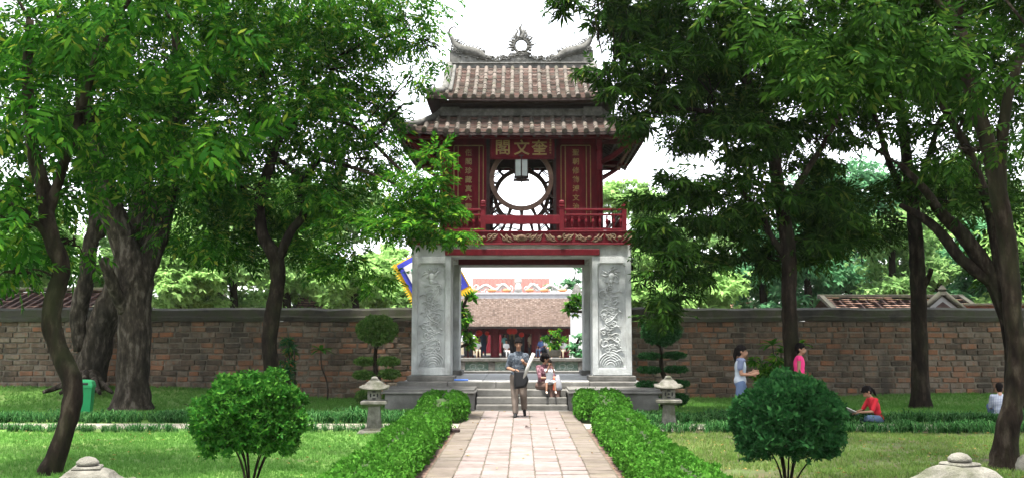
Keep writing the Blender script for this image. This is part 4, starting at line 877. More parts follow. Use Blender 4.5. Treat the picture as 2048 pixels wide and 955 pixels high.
tree('tree', 'leaning old tree with spreading roots against the left wall', 'tree',
     [[(180, 768, 26.4, 70), (190, 700, 26.4, 78), (215, 620, 26.3, 70), (240, 560, 26.2, 60), (265, 470, 26, 50), (290, 330, 26, 36)],
      [(165, 700, 26.3, 44), (158, 630, 26.2, 42), (172, 560, 26.1, 40), (180, 490, 26, 38), (192, 430, 26, 34), (170, 330, 26, 24)], [(180, 480, 26, 22), (206, 466, 26, 20), (226, 440, 26, 12)]]
     + [[(180+dx*.2, 745, 26.3-dy*.3, 22), (180+dx*.55, 768, 26.2-dy*.7, 16), (180+dx, 782+4*dy, 26.1-dy, 8)] for dx, dy in ((-95, .5), (-60, .9), (-30, 1.1), (20, 1.0), (45, .5))],
     [(60, 340, 27, 110, 90, 1.5), (140, 300, 27, 110, 90, 1.5), (20, 480, 27, 70, 80, 1.2), (300, 300, 27, 120, 80, 1.5), (90, 440, 27.5, 50, 50, 1.0), (90, 90, 26.5, 150, 100, 1.2), (280, 60, 26.5, 150, 80, 1.2), (450, 70, 26, 130, 90, 1.2), (420, 220, 26, 120, 80, 1.2), (210, 210, 26.5, 120, 70, 1.2), (560, 130, 25.6, 110, 110, 1.1), (520, 330, 25.5, 100, 90, 1.0), (660, 60, 25.5, 100, 70, 1.0), (620, 240, 25.4, 80, 70, .9), (380, 380, 25.5, 90, 70, 1.0), (590, 400, 25.5, 80, 50, .9), (20, 200, 26.5, 100, 90, 1.2)], lf_mid, m_barkg, size=.62, dens=1.7, flare=1.25)
tree('tree', 'forked dark trunk tree left of the gate hanging over its roof', 'tree',
     [[(541, 826, 23, 40), (543, 745, 23, 38), (538, 690, 23, 38), (546, 620, 23, 38), (556, 560, 23, 36), (550, 512, 23, 38), (526, 470, 23, 28), (520, 400, 23, 26), (540, 330, 23, 26), (556, 280, 23, 24), (590, 230, 23, 18), (620, 120, 23, 14)],
      [(556, 520, 23, 26), (580, 465, 22.9, 22), (606, 428, 22.8, 20), (600, 380, 22.8, 20), (612, 352, 22.8, 18), (640, 320, 22.8, 12)], [(612, 352, 22.8, 16), (590, 345, 22.9, 14), (562, 322, 23, 12)], [(556, 280, 23, 18), (530, 200, 23, 14), (520, 90, 23, 12)], [(600, 230, 23, 14), (700, 250, 22.4, 10), (790, 330, 21.8, 8), (850, 390, 21.3, 6)], [(610, 160, 23, 12), (720, 90, 22.8, 9), (820, 60, 22.4, 7)]],
     [(540, 30, 22.6, 130, 70, 1.6), (690, 40, 22.8, 120, 70, 1.5), (810, 40, 22.6, 55, 55, .9), (560, 130, 22.3, 110, 60, 1.2), (660, 140, 22.6, 90, 60, 1.2), (600, 220, 22.2, 110, 60, 1.3), (490, 240, 22.8, 90, 80, 1.4), (700, 250, 22.4, 62, 50, .9), (660, 310, 22.9, 90, 56, 1.0), (735, 320, 22.4, 45, 35, .7), (450, 370, 23.0, 76, 66, 1.0), (640, 400, 22.8, 80, 55, 1.0), (560, 400, 23.6, 90, 60, 1.0), (700, 430, 22.2, 46, 42, .7), (465, 470, 24.0, 80, 60, .8), (635, 490, 23.9, 70, 50, .7), (700, 510, 22.2, 44, 40, .6), (738, 560, 21.8, 26, 24, .35), (690, 550, 22.2, 36, 26, .5), (560, 470, 24.4, 70, 50, .7),
      (830, 150, 22.2, 32, 30, .5), (800, 215, 22.4, 30, 14, .4), (775, 260, 22.2, 22, 30, .4), (860, 95, 22.2, 24, 36, .4), (760, 80, 22.6, 60, 50, .9), (680, 385, 22.5, 60, 34, .7), (760, 300, 22.3, 36, 26, .5), (690, 180, 23, 60, 40, .8), (740, 200, 22.6, 36, 30, .6)],
     lf_lite, size=.42, dens=2.5, leafpieces=120, shade_clumps=[((-5, 22, 9.5), (2.6, 2.4, 1.0)), ((-7, 20, 10.5), (3.0, 2.6, 1.2))])  # high clumps over the view, added to shade what hangs below
# the bough belongs to the forked tree
_t = [o for o in bpy.data.objects if o.get('label', '').startswith('forked dark')][0]
B, D, up = fill(px_clumps([(868, 308, 20.6, 20, 12, .25), (850, 350, 20.7, 36, 24, .4), (820, 395, 20.8, 50, 42, .5), (880, 395, 20.6, 36, 30, .4), (800, 445, 20.8, 40, 36, .5), (870, 445, 20.6, 50, 28, .45), (912, 458, 20.5, 24, 12, .25), (785, 385, 20.9, 28, 30, .4)]), .36, 6.5, .35, .05)
link('bough_foliage', scatter('bough_foliage', SPR, B, D, up, .36*RNG.uniform(.7, 1.2, len(B)), lf_lite), None, _t, 'stuff')
t = MB(); t.tube(smooth_path([P(640, 320, 22.8), P(720, 340, 21.8), P(800, 372, 20.9), P(880, 410, 20.6)], 4), interp([.05, .04, .03, .012], 4), 7); obj('limb', t, m_bark, _t)

tree('tree', 'dark straight trunk tree right of the gate shading the walkers', 'tree',
     [[(1588, 832, 21.4, 42), (1586, 745, 21.4, 40), (1580, 660, 21.4, 38), (1578, 600, 21.4, 36), (1578, 520, 21.4, 38), (1568, 440, 21.4, 36), (1556, 370, 21.4, 34), (1540, 280, 21.4, 30), (1500, 180, 21.4, 24), (1450, 60, 21.4, 18)],
      [(1570, 510, 21.4, 20), (1540, 470, 21.3, 18), (1525, 430, 21.2, 16), (1480, 380, 21, 12)], [(1568, 440, 21.4, 22), (1590, 380, 21.5, 18), (1640, 300, 21.6, 14), (1690, 210, 21.6, 10)], [(1540, 280, 21.4, 18), (1440, 230, 21, 13), (1330, 210, 20.8, 8), (1220, 170, 20.6, 5)]],
     [(1180, 15, 20.6, 70, 36, .7), (1290, 20, 20.8, 100, 60, 1.2), (1240, 75, 20.6, 50, 36, .6), (1400, 60, 21, 110, 80, 1.5), (1330, 150, 20.8, 90, 60, 1.1), (1430, 180, 21, 100, 80, 1.4), (1190, 150, 20.4, 34, 18, .35), (1255, 195, 20.5, 42, 36, .5), (1310, 235, 20.6, 55, 36, .7), (1390, 270, 21, 55, 36, .8), (1480, 280, 21.2, 90, 50, 1.1), (1540, 120, 21.4, 110, 90, 1.6), (1610, 290, 22.4, 90, 56, .9),
      (1470, 400, 21.2, 100, 50, 1.0), (1380, 400, 20.8, 60, 40, .7), (1300, 420, 20.4, 46, 36, .6), (1290, 465, 20.4, 42, 26, .5), (1370, 460, 20.6, 70, 50, .8), (1330, 530, 20.3, 52, 40, .6), (1470, 480, 21.9, 80, 44, .8), (1610, 420, 22.7, 80, 56, .8), (1660, 400, 22, 80, 60, 1.0), (1640, 490, 22, 80, 44, .8), (1340, 590, 20.2, 46, 26, .4), (1310, 630, 20.2, 30, 14, .25), (1400, 545, 20.6, 30, 26, .4), (1350, 370, 20.6, 40, 26, .5), (1530, 520, 22.3, 46, 30, .5)],
     lf_dark, size=.35, dens=2.3, tmpl=WH[:2]+SPR[:1], area=.045, droop=.6, shade_clumps=[((4.5, 20, 10), (2.8, 2.6, 1.2)), ((7.5, 20.5, 10.8), (3, 3, 1.4))], leafpieces=100)  # clumps above the view added for their shade
tree('tree', 'tall straight tree with snapped branch stub on the right lawn', 'tree',
     [[(1842, 818, 23.9, 44), (1840, 740, 23.9, 40), (1838, 640, 23.9, 38), (1836, 560, 23.9, 38), (1832, 480, 23.9, 36), (1826, 420, 23.9, 34), (1815, 330, 23.9, 28), (1800, 200, 23.9, 22), (1790, 60, 23.9, 16)],
      [(1826, 420, 23.9, 22), (1780, 330, 23.7, 16), (1756, 250, 23.6, 13), (1720, 160, 23.6, 9)], [(1826, 430, 23.9, 20), (1850, 340, 24, 16), (1880, 240, 24, 12)], [(1846, 575, 23.9, 16), (1858, 552, 23.7, 13), (1862, 537, 23.6, 12)]],
     [(1740, 60, 24, 150, 90, 1.8), (1880, 70, 24, 140, 90, 1.8), (1700, 170, 23.8, 110, 60, 1.2), (1860, 200, 24, 110, 60, 1.3), (1790, 340, 24, 70, 44, .9), (1730, 400, 24, 70, 44, .8), (1890, 330, 24.2, 70, 50, .9), (1960, 180, 24, 90, 80, 1.3), (1700, 460, 24.2, 60, 30, .6), (1780, 440, 24.4, 60, 36, .6), (1990, 340, 25, 60, 60, .9)],
     lf_dark, size=.44, dens=2.5, shade_clumps=[((9.5, 23, 10.6), (3.2, 3, 1.2)), ((12.5, 22, 10.6), (3.2, 3, 1.2)), ((11, 26, 10.8), (3.4, 2.6, 1.2)), ((6.5, 25.5, 11), (2.6, 2.2, 1.2))])  # upper clumps out of view, added to shade the right wall
tree('tree', 'near dark curved trunk at the right edge with big leaves overhead', 'tree',
     [[(2010, 945, 13.3, 58), (2012, 880, 13.3, 56), (2028, 793, 13.3, 48), (2034, 702, 13.3, 45), (2026, 634, 13.3, 44), (2018, 520, 13.3, 45), (2006, 436, 13.3, 43), (1980, 305, 13.3, 40), (1945, 190, 13.3, 36), (1920, 60, 13.2, 32)],
      [(2000, 400, 13.3, 34), (2004, 280, 13.3, 28), (2020, 180, 13.2, 24), (2060, 60, 13.2, 18)]],
     [(1640, 30, 10.6, 110, 44, .6), (1780, 40, 10.8, 120, 60, .8), (1930, 50, 11, 120, 70, .9), (1600, 105, 10.4, 80, 34, .4), (1690, 130, 10.4, 80, 34, .4), (1650, 160, 10.3, 60, 20, .3), (1780, 120, 10.6, 80, 36, .5), (2000, 150, 10.8, 70, 50, .6), (1550, 40, 10.6, 70, 40, .5), (1470, 20, 10.6, 60, 30, .4), (1880, 100, 10.8, 60, 24, .4), (2040, 260, 12, 30, 30, .4), (1930, 300, 13.8, 50, 30, .5)],
     lf_dark, tmpl=BIGSPR, size=.34, dens=1.3, area=.05, leafpieces=150, shade_clumps=[((4.8, 11, 7.2), (2.2, 2.5, .8)), ((7.2, 12.5, 8), (2.8, 3, .9)), ((5.5, 15, 8.6), (3, 2.6, 1.0)), ((3.6, 13.5, 8.2), (2.2, 2.2, .8)), ((7.5, 9.8, 7.4), (2.4, 2.2, .8)), ((8.5, 16, 9), (2.8, 2.4, .9)), ((4.6, 17.5, 9.4), (2.6, 2, .9)), ((10, 12, 7.6), (3, 3, .9)), ((12, 17, 9.2), (3, 3, 1)), ((6.6, 19.2, 9.6), (3, 2.4, .9)), ((9.6, 19.5, 9.8), (3, 2.4, .9)), ((6.5, 5.5, 6.4), (2.8, 2.8, .8)), ((13.5, 23, 9.8), (3, 3, 1))])  # unseen overhead clumps, added to darken the right side
tree('tree', 'pair of leaning dark limbs behind the right edge trunk', 'tree',
     [[(2035, 770, 22.5, 56), (2020, 640, 22.5, 48), (1978, 545, 22.5, 42), (1925, 470, 22.4, 36), (1880, 425, 22.3, 28), (1850, 380, 22.2, 20), (1800, 330, 22, 16)],
      [(1985, 565, 22.5, 32), (1925, 520, 22.5, 29), (1880, 465, 22.5, 24), (1845, 435, 22.5, 22), (1800, 410, 22.4, 12)], [(2010, 600, 22.4, 34), (1985, 440, 22.3, 30), (1955, 350, 22.2, 25), (1930, 290, 22.1, 21), (1890, 220, 22, 20), (1860, 170, 22, 14)]],
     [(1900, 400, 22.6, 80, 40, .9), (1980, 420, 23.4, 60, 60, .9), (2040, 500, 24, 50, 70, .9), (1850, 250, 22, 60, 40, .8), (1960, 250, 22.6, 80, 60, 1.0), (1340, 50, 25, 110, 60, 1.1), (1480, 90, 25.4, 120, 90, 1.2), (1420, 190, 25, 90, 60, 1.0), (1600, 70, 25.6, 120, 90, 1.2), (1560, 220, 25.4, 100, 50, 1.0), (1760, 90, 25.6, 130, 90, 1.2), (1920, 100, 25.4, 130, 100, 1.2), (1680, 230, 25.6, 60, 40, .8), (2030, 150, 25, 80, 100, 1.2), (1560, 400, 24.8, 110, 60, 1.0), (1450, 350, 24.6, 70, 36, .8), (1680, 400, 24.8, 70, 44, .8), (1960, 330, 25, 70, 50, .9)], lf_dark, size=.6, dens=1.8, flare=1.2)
# trees beyond the walls
bgt = [  # x, ycentre, Y, rx, ry, look
 (-40, 480, 40, 110, 120, 0), (70, 500, 44, 100, 90, 1), (250, 520, 42, 110, 90, 0), (360, 510, 38, 100, 100, 1), (470, 520, 40, 110, 95, 0), (575, 500, 44, 90, 110, 1), (650, 560, 48, 70, 60, 2), (715, 560, 40, 70, 62, 1), (785, 585, 52, 60, 50, 1), (620, 420, 54, 140, 90, 0), (430, 400, 52, 140, 100, 0), (770, 530, 60, 50, 50, 1),
 (1235, 395, 62, 48, 44, 1), (1265, 520, 48, 60, 70, 1), (1300, 590, 40, 70, 45, 1), (1390, 570, 40, 80, 60, 1), (1450, 500, 52, 80, 90, 0), (1330, 440, 64, 70, 60, 1), (1530, 540, 44, 80, 90, 2), (1620, 530, 42, 90, 100, 2), (1700, 520, 48, 90, 110, 2), (1790, 520, 40, 90, 100, 0), (1880, 510, 44, 80, 90, 1), (1960, 530, 40, 80, 90, 2), (2050, 500, 38, 90, 110, 1), (1750, 400, 56, 150, 80, 2), (1950, 400, 54, 140, 90, 0)]
kinds = ('mid green', 'bright yellow green', 'bluish green')
where = ['at the far left edge over the orange roof', 'above the orange roof left of the stout trunk', 'right behind the leaning old tree', 'behind the left wall right of the stout trunk', 'over the white gable left of the forked trunk', 'behind the forked trunk above the wall', 'over the pink roof beyond the left wall', 'beyond the left wall below the hanging bough', 'beside the festival flag', 'rising tall behind the forked tree', 'rising tall behind the stout trunk', 'far off behind the festival flag',
 'farthest at balcony height right of the gate', 'beside the right pillar above the wall', 'lowest right of the gate behind the topiary', 'left of the small red roof', 'rising behind the small red roof', 'far off under the right eave', 'right of the small red roof', 'behind the straight dark trunk', 'left end of the long tiled roof', 'behind the long tiled roof', 'behind the white gable ornament', 'between the leaning limbs and the wall', 'at the far right edge', 'rising tall over the long roof', 'rising tall behind the leaning limbs']
for (x, yc, Y, rx, ry, kd), wh in zip(bgt, where):
    base_y = P(x, 800, Y); sub = []
    for k in range(9):
        a = random.uniform(0, 2*PI); q = random.uniform(.35, .85); sub.append((x+rx*q*math.cos(a), yc+ry*q*math.sin(a)*.9, Y+random.uniform(-1.2, 1.2), rx*random.uniform(.38, .58), ry*random.uniform(.28, .42), random.uniform(.8, 1.5)))
    gy = 477.5+FPX*math.tan(math.atan2(CAMH, Y)+TILT)
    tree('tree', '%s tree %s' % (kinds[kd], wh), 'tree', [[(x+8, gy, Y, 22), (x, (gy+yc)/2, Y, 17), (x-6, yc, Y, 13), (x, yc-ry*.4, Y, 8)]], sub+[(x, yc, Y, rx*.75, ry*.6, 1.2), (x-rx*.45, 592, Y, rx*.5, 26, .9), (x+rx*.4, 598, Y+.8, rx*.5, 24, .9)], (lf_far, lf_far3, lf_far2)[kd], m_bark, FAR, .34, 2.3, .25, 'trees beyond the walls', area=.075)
# ================================================================ HEDGES, SHRUBS, GRASS
def hedge(label, x0, x1, y0, y1, h, mat=lf_hedge, size=.062, lumps=()):
    hd = thing('hedge', label, 'hedge', ((x0+x1)/2, (y0+y1)/2, 0), 0, 'clipped hedges along the path')
    def pt(u, v):                                    # v: 0 inner foot .. 1 outer foot over the top, u along
        a = PI*v; w_ = (x1-x0)/2; e = .45; cx = (x0+x1)/2; ca, sa = math.cos(a), math.sin(a)
        x = cx-w_*math.copysign(abs(ca)**e, ca); z = h*abs(sa)**e; yy = y0+(y1-y0)*u; end = min(1, (yy-y0)/.35, (y1-yy)/.35); end = max(end, 0)**.5
        b = .11*mnoise.noise((x*1.5, yy*1.1, z*2))+.06*mnoise.noise((x*4, yy*4, z*4))
        return Vector((cx+(x-cx)*(.55+.45*end)*(1+b), yy, max(0, z*(.5+.5*end)*(1+1.3*b))))
    mb = MB(); nu, nv = int((y1-y0)/.12), 14
    vs = [pt(i/nu, j/nv)*1.0 for i in range(nu+1) for j in range(nv+1)]; cx = (x0+x1)/2
    vs = [Vector((cx+(p.x-cx)*.93, p.y, p.z*.93)) for p in vs]
    mb.add(vs, [(i*(nv+1)+j, i*(nv+1)+j+1, (i+1)*(nv+1)+j+1, (i+1)*(nv+1)+j) for i in range(nu) for j in range(nv)]+[tuple(range(nv+1)), tuple(nu*(nv+1)+j for j in range(nv+1))], True)
    obj('inner_core', mb, flat('hedge_inside', (.02, .035, .01), .95), hd)  # solid core; the dark inside of the hedge put into its colour
    L_ = (y1-y0); n = int(L_*(2*h+(x1-x0))*900); B = []; D = []
    for k in range(n):
        u, v = random.random(), random.random(); p = pt(u, v); q = pt(u, min(1, v+.01))-pt(u, max(0, v-.01)); nn = Vector((0, 1, 0)).cross(q).normalized()
        if nn.dot(p-Vector((cx, p.y, h*.4))) < 0: nn = -nn
        if u < .03: nn = (nn+Vector((0, -1, 0))).normalized()
        if u > .97: nn = (nn+Vector((0, 1, 0))).normalized()
        if p.z < .05 and random.random() < .6: continue
        B.append(p+nn*(random.gauss(0, .016)+(.05*random.random() if random.random() < .06 else 0))); D.append(nn+Vector((random.gauss(0, .45), random.gauss(0, .45), random.gauss(0, .45)+.25)))
    B = np.array(B); D = np.array(D); link('foliage', scatter('foliage', HW, B, D, RNG.normal(size=B.shape), size*RNG.uniform(.75, 1.35, len(B)), mat), None, hd, 'stuff')
HW = [t_whorl(5, .75, .42, .05, 17), t_whorl(4, .75, .46, .0, 18), t_whorl(5, .7, .36, .1, 19)]
hedge('long clipped green hedge along the left edge of the brick path', -1.90, -1.27, 7.2, 18.72, .42)
hedge('long clipped green hedge along the right edge of the brick path', 1.27, 1.90, 7.2, 18.72, .42)
hedge('short rounded hedge beside the left flank of the steps', -2.02, -1.14, 19.9, 22.6, .5)
hedge('short rounded hedge beside the right flank of the steps', 1.14, 2.1, 19.9, 22.6, .5)

def bush(label, x, ybase, yc, rx, ry, mat, tm, size, seed):
    g = G(x, ybase, .02); Y = g.y; k = 1/ppm(Y); c = P(x, yc, Y); R_ = Vector((rx*k, rx*k*.95, ry*k)); root = thing('round_bush', label, 'bush', g, 0, 'round clipped bushes on the lawns'); rg = random.Random(seed)
    st = MB()
    for i in range(10):
        a = 2*PI*i/10+rg.uniform(-.2, .2); q = rg.uniform(.35, .85); e = c+Vector((R_.x*q*math.cos(a), R_.y*q*math.sin(a), R_.z*rg.uniform(-.35, .2))); b = g+Vector((.02*math.cos(a), .02*math.sin(a), -.05)); m = b.lerp(e, .42)+Vector((-.05*math.cos(a), -.05*math.sin(a), .02+.1*rg.random()))
        s1 = MB(); s1.tube(smooth_path([b, m, e], 4), [.013, .012, .011, .010, .009, .008, .007, .006, .005], 6, wob=.2); obj('stem', s1, m_bark, root)
        for j in range(4): f = e+Vector((rg.gauss(0, .14), rg.gauss(0, .14), rg.uniform(.0, .2))); st.tube([m.lerp(e, .4+.15*j), f.lerp(e, .5), f], [.008, .006, .004], 4)
    obj('twigs', st, m_bark, root, kind='stuff')
    n = 5600; u = norm(RNG.normal(size=(n*2, 3))); u = u[u[:, 2] > -.72][:n]
    bump = np.array([mnoise.noise(Vector(v)*2.6+Vector((seed, 0, 0))) for v in u]); bump2 = np.array([mnoise.noise(Vector(v)*6+Vector((0, seed, 0))) for v in u]); rr = RNG.uniform(.5, 1.0, len(u))**.45*(1+.24*bump+.12*bump2)
    lowgap = (u[:, 2] < -.1) & (RNG.random(len(u)) < .4); u = u[~lowgap]; rr = rr[~lowgap]
    B = np.array(c)+u*rr[:, None]*np.array(R_); D = norm(u+np.array([0, 0, .35])+RNG.normal(size=u.shape)*.45)
    link('foliage', scatter('foliage', tm, B, D, RNG.normal(size=B.shape), size*RNG.uniform(.7, 1.3, len(B)), mat), None, root, 'stuff')
bush('big round glossy green bush on the left lawn', 500, 985, 838, 106, 87, lf_bush, SML, .088, 1)
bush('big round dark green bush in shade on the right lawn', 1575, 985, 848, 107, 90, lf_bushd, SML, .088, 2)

def topiary(label, x, yb, Yg, mat, tiers, ball):
    g = P(x, yb, Yg); g.z = .02; root = thing('cloud_pruned_tree', label, 'topiary', g, 0, 'cloud pruned trees beside the gate'); k = 1/ppm(Yg)
    tr = MB(); top = P(ball[0], ball[1]+ball[3]*.4, Yg); tr.tube(smooth_path([g, P(x+6, (yb+ball[1])/2+30, Yg), P(x-2, (yb+ball[1])/2, Yg), top], 4), interp([.07, .06, .05, .035], 4), 8, wob=.2); obj('trunk', tr, m_bark, root)
    for q in (-1, 0, 1):
        s1 = MB(); s1.tube([P(ball[0], ball[1]+ball[3]*1.25, Yg), P(ball[0]+q*ball[2]*.35, ball[1]+ball[3]*.7, Yg), P(ball[0]+q*ball[2]*.6, ball[1]+ball[3]*.1, Yg)], [.028, .022, .012], 6); obj('limb', s1, m_bark, root)
    for (tx, ty, rx, ry) in [ball]+tiers:
        c = P(tx, ty, Yg); R_ = np.array([rx*k, rx*k*.85, ry*k]); n = int(620*R_[0]*(R_[2]+R_[0]*.6)/.09); u = norm(RNG.normal(size=(n, 3))); B = np.array(c)+u*R_*RNG.uniform(.6, 1.05, (n, 1)); D = norm(u+np.array([0, 0, .4])+RNG.normal(size=u.shape)*.5)
        link('foliage_pad', scatter('foliage_pad', SML, B, D, RNG.normal(size=B.shape), .10*RNG.uniform(.6, 1.3, n), mat), None, root, 'stuff')
topiary('cloud pruned tree with round top at the left of the gate', 752, 806, 24.0, lf_topi, [(729, 722, 19, 6), (777, 722, 20, 7), (727, 749, 20, 6), (779, 747, 20, 7), (726, 792, 14, 12), (788, 792, 20, 12)], (754, 659, 39, 28))
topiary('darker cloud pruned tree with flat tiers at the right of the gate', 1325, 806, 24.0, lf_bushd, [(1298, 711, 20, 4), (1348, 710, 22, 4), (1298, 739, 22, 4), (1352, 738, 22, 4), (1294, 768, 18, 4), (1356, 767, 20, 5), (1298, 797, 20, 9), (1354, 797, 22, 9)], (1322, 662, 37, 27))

def leafy_plant(name, label, cat, x, yb, Y, leaves, mat, tm, size, stems, group=None):
    g = P(x, yb, Y); g.z = 0; root = thing(name, label, cat, g, 0, group); k = 1/ppm(Y)
    for s in stems:
        t = MB(); t.tube(smooth_path([g]+[P(px_, py_, Y) for px_, py_ in s], 3), .018, 6, wob=.2); obj('stem', t, m_barkg, root)
    B, D, up = fill([(tuple(P(a, b, Y)), (rx*k, rx*k*.8, ry*k)) for a, b, rx, ry in leaves], size*2, 3.2, -.1, .05); link('foliage', scatter('foliage', tm, B, D, up, size*RNG.uniform(.75, 1.25, len(B)), mat), None, root, 'stuff')
    return root
leafy_plant('croton_shrub', 'tall narrow shrub of dark glossy leaves with reddish tip against the left wall', 'shrub', 580, 800, 25.6, [(578, 745, 20, 24), (580, 710, 22, 22), (584, 682, 16, 14)], lf_croton, WH, .19, [[(576, 770), (580, 690)], [(590, 770), (588, 700)], [(572, 760), (570, 715)]])
leafy_plant('leafy_shrub', 'bright broad leaved shrub beside the girl with the ponytail', 'shrub', 1535, 832, 22.3, [(1522, 738, 20, 26), (1548, 725, 24, 28), (1535, 760, 26, 24)], lf_lite, WH, .24, [[(1520, 790), (1522, 735)], [(1545, 780), (1550, 720)]])
def plume_plant(label, x, yb, Y, top, heads, mat=lf_lite):
    g = P(x, yb, Y); g.z = 0; root = thing('frangipani_sapling', label, 'sapling', g, 0, None)
    for h in heads:
        t = MB(); t.tube(smooth_path([g, P((x*2+h[0])/3+4, (yb*2+h[1])/3, Y), P((x+2*h[0])/3-3, (yb+2*h[1])/3, Y), P(h[0], h[1], Y)], 4), interp([.022, .02, .018, .014], 4), 7); obj('stem', t, m_barkg, root)
        c = P(h[0], h[1], Y); rl = h[2]/ppm(Y)
        for i in range(13):
            a = 2*PI*i/13+random.uniform(-.2, .2); e = random.uniform(.0, .9); d = Vector((math.cos(a)*math.cos(e), math.sin(a)*math.cos(e), math.sin(e))); s_ = d.cross(Vector((0, 0, 1))).normalized(); u_ = s_.cross(d); lm = MB(); vs = []; w_ = rl*.13
            for j in range(6):
                q = j/5; p = c+d*rl*q+Vector((0, 0, -.35*rl*q*q)); ww = w_*math.sin(PI*min(1, q*.86+.1)); vs += [p-s_*ww+u_*ww*.3, p, p+s_*ww+u_*ww*.3]
            lm.add(vs, [(3*j+i_, 3*j+i_+1, 3*j+4+i_, 3*j+3+i_) for j in range(5) for i_ in (0, 1)], True); obj('leaf', lm, mat, root)
plume_plant('thin bare stemmed sapling with one leaf plume against the left wall', 655, 798, 26.6, 0, [(642, 700, 30)])
plume_plant('leggy sapling with long pointed leaves behind the straight dark trunk', 1578, 818, 22.9, 0, [(1545, 690, 34), (1600, 690, 28), (1562, 705, 26)])

# mondo grass borders
TM = [t_tuft(14, .8, .06, 1.15, s, 2) for s in (1, 2, 3, 4)]
def border(label, x0, x1, y0, y1, h, dens=15):
    n = int((x1-x0)*(y1-y0)*dens*3.2); B = np.stack([RNG.uniform(x0, x1, n), RNG.uniform(y0, y1, n), np.full(n, .02)], 1); a = RNG.uniform(0, 2*PI, n); D = np.stack([np.cos(a), np.sin(a), np.zeros(n)], 1)
    # template z is up: dirs horizontal, up vertical
    o = link('border_grass', scatter('border_grass', TM, B, D, np.tile([0, 0, 1.0], (n, 1)), h*RNG.uniform(.75, 1.2, n)*np.array([1+.45*mnoise.noise((a_*1.7, b_*1.7, 2)) for a_, b_ in B[:, :2]]), lf_mondo), None, None, 'stuff'); tag(o, label, 'border grass', 'dark grass borders along the cross path')
border('dark strappy grass border beyond the left cross path', -13, -2.15, 19.85, 20.85, .27)
border('dark strappy grass border before the left cross path', -9.5, -2.15, 18.05, 18.68, .18)
border('dark strappy grass border beyond the right cross path', 2.15, 12, 19.85, 20.75, .28)
border('dark strappy grass border before the right cross path', 2.15, 10.5, 17.95, 18.7, .24)
# lawn blades
TG = [t_tuft(5, 1, .16, .6, s) for s in (11, 12, 13, 14)]
def blades(label, x0, x1, y0, y1, n, mat, h=.055, patch=None):
    x = RNG.uniform(x0, x1, n); y = y0+(y1-y0)*RNG.uniform(0, 1, n)**1.25; ok = (np.abs(x) > 1.78) & (np.abs(x) < y*.56+1.2)
    if patch: ok &= np.array([mnoise.noise((a*.6, b*.6, 4))+.35*mnoise.noise((a*2.2, b*2.2, 9)) > patch+RNG.normal(0, .15) for a, b in zip(x, y)])
    x, y = x[ok], y[ok]; n = len(x); B = np.stack([x, y, np.array([lawn_z(a, b) for a, b in zip(x, y)])-.004], 1); a = RNG.uniform(0, 2*PI, n); D = np.stack([np.cos(a), np.sin(a), np.zeros(n)], 1)
    o = link('lawn_grass', scatter('lawn_grass', TG, B, D, np.tile([0, 0, 1.0], (n, 1)), h*RNG.uniform(.6, 1.35, n), mat), None, None, 'stuff'); tag(o, label, 'grass')
blades('short green grass of the left lawn', -11.5, -1.7, 11.2, 18.0, 30000, lf_grass)
blades('bright grass between the left border and the wall', -15.5, -2.0, 20.7, 27.3, 22000, lf_grass, .07)
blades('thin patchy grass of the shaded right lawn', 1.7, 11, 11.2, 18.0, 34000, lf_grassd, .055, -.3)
blades('grass between the right border and the wall', 2.0, 15, 20.7, 27.3, 22000, lf_grass, .07)
# fallen leaves
mb = MB()
for i in range(420):
    sx = random.choice((-1, 1, 1, 1)); y = random.uniform(12, 24); x = sx*random.uniform(1.2, y*.48)
    if i < 30: x = random.uniform(-1.2, 1.2)
    z = (.045 if abs(x) < 1.2 and y < 22.9 else .035 if abs(x) < 1.75 else lawn_z(x, y)+.03); a = random.uniform(0, 6.3); s = random.uniform(.02, .045); c, n_ = math.cos(a), math.sin(a)
    mb.add([(x+s*p*c-s*.4*q*n_, y+s*p*n_+s*.4*q*c, z+.012*abs(q)) for p, q in ((-1, 0), (0, -1), (1, 0), (0, 1))], [(0, 1, 2), (0, 2, 3)])
tag(obj('fallen_leaves', mb, leaf('dead_leaf', [(0, (.10, .05, .02)), (.5, (.22, .14, .05)), (1, (.32, .26, .08))], .1, .8), None, 'stuff'), 'scattered dry leaves fallen on the path and lawns', 'fallen leaves')

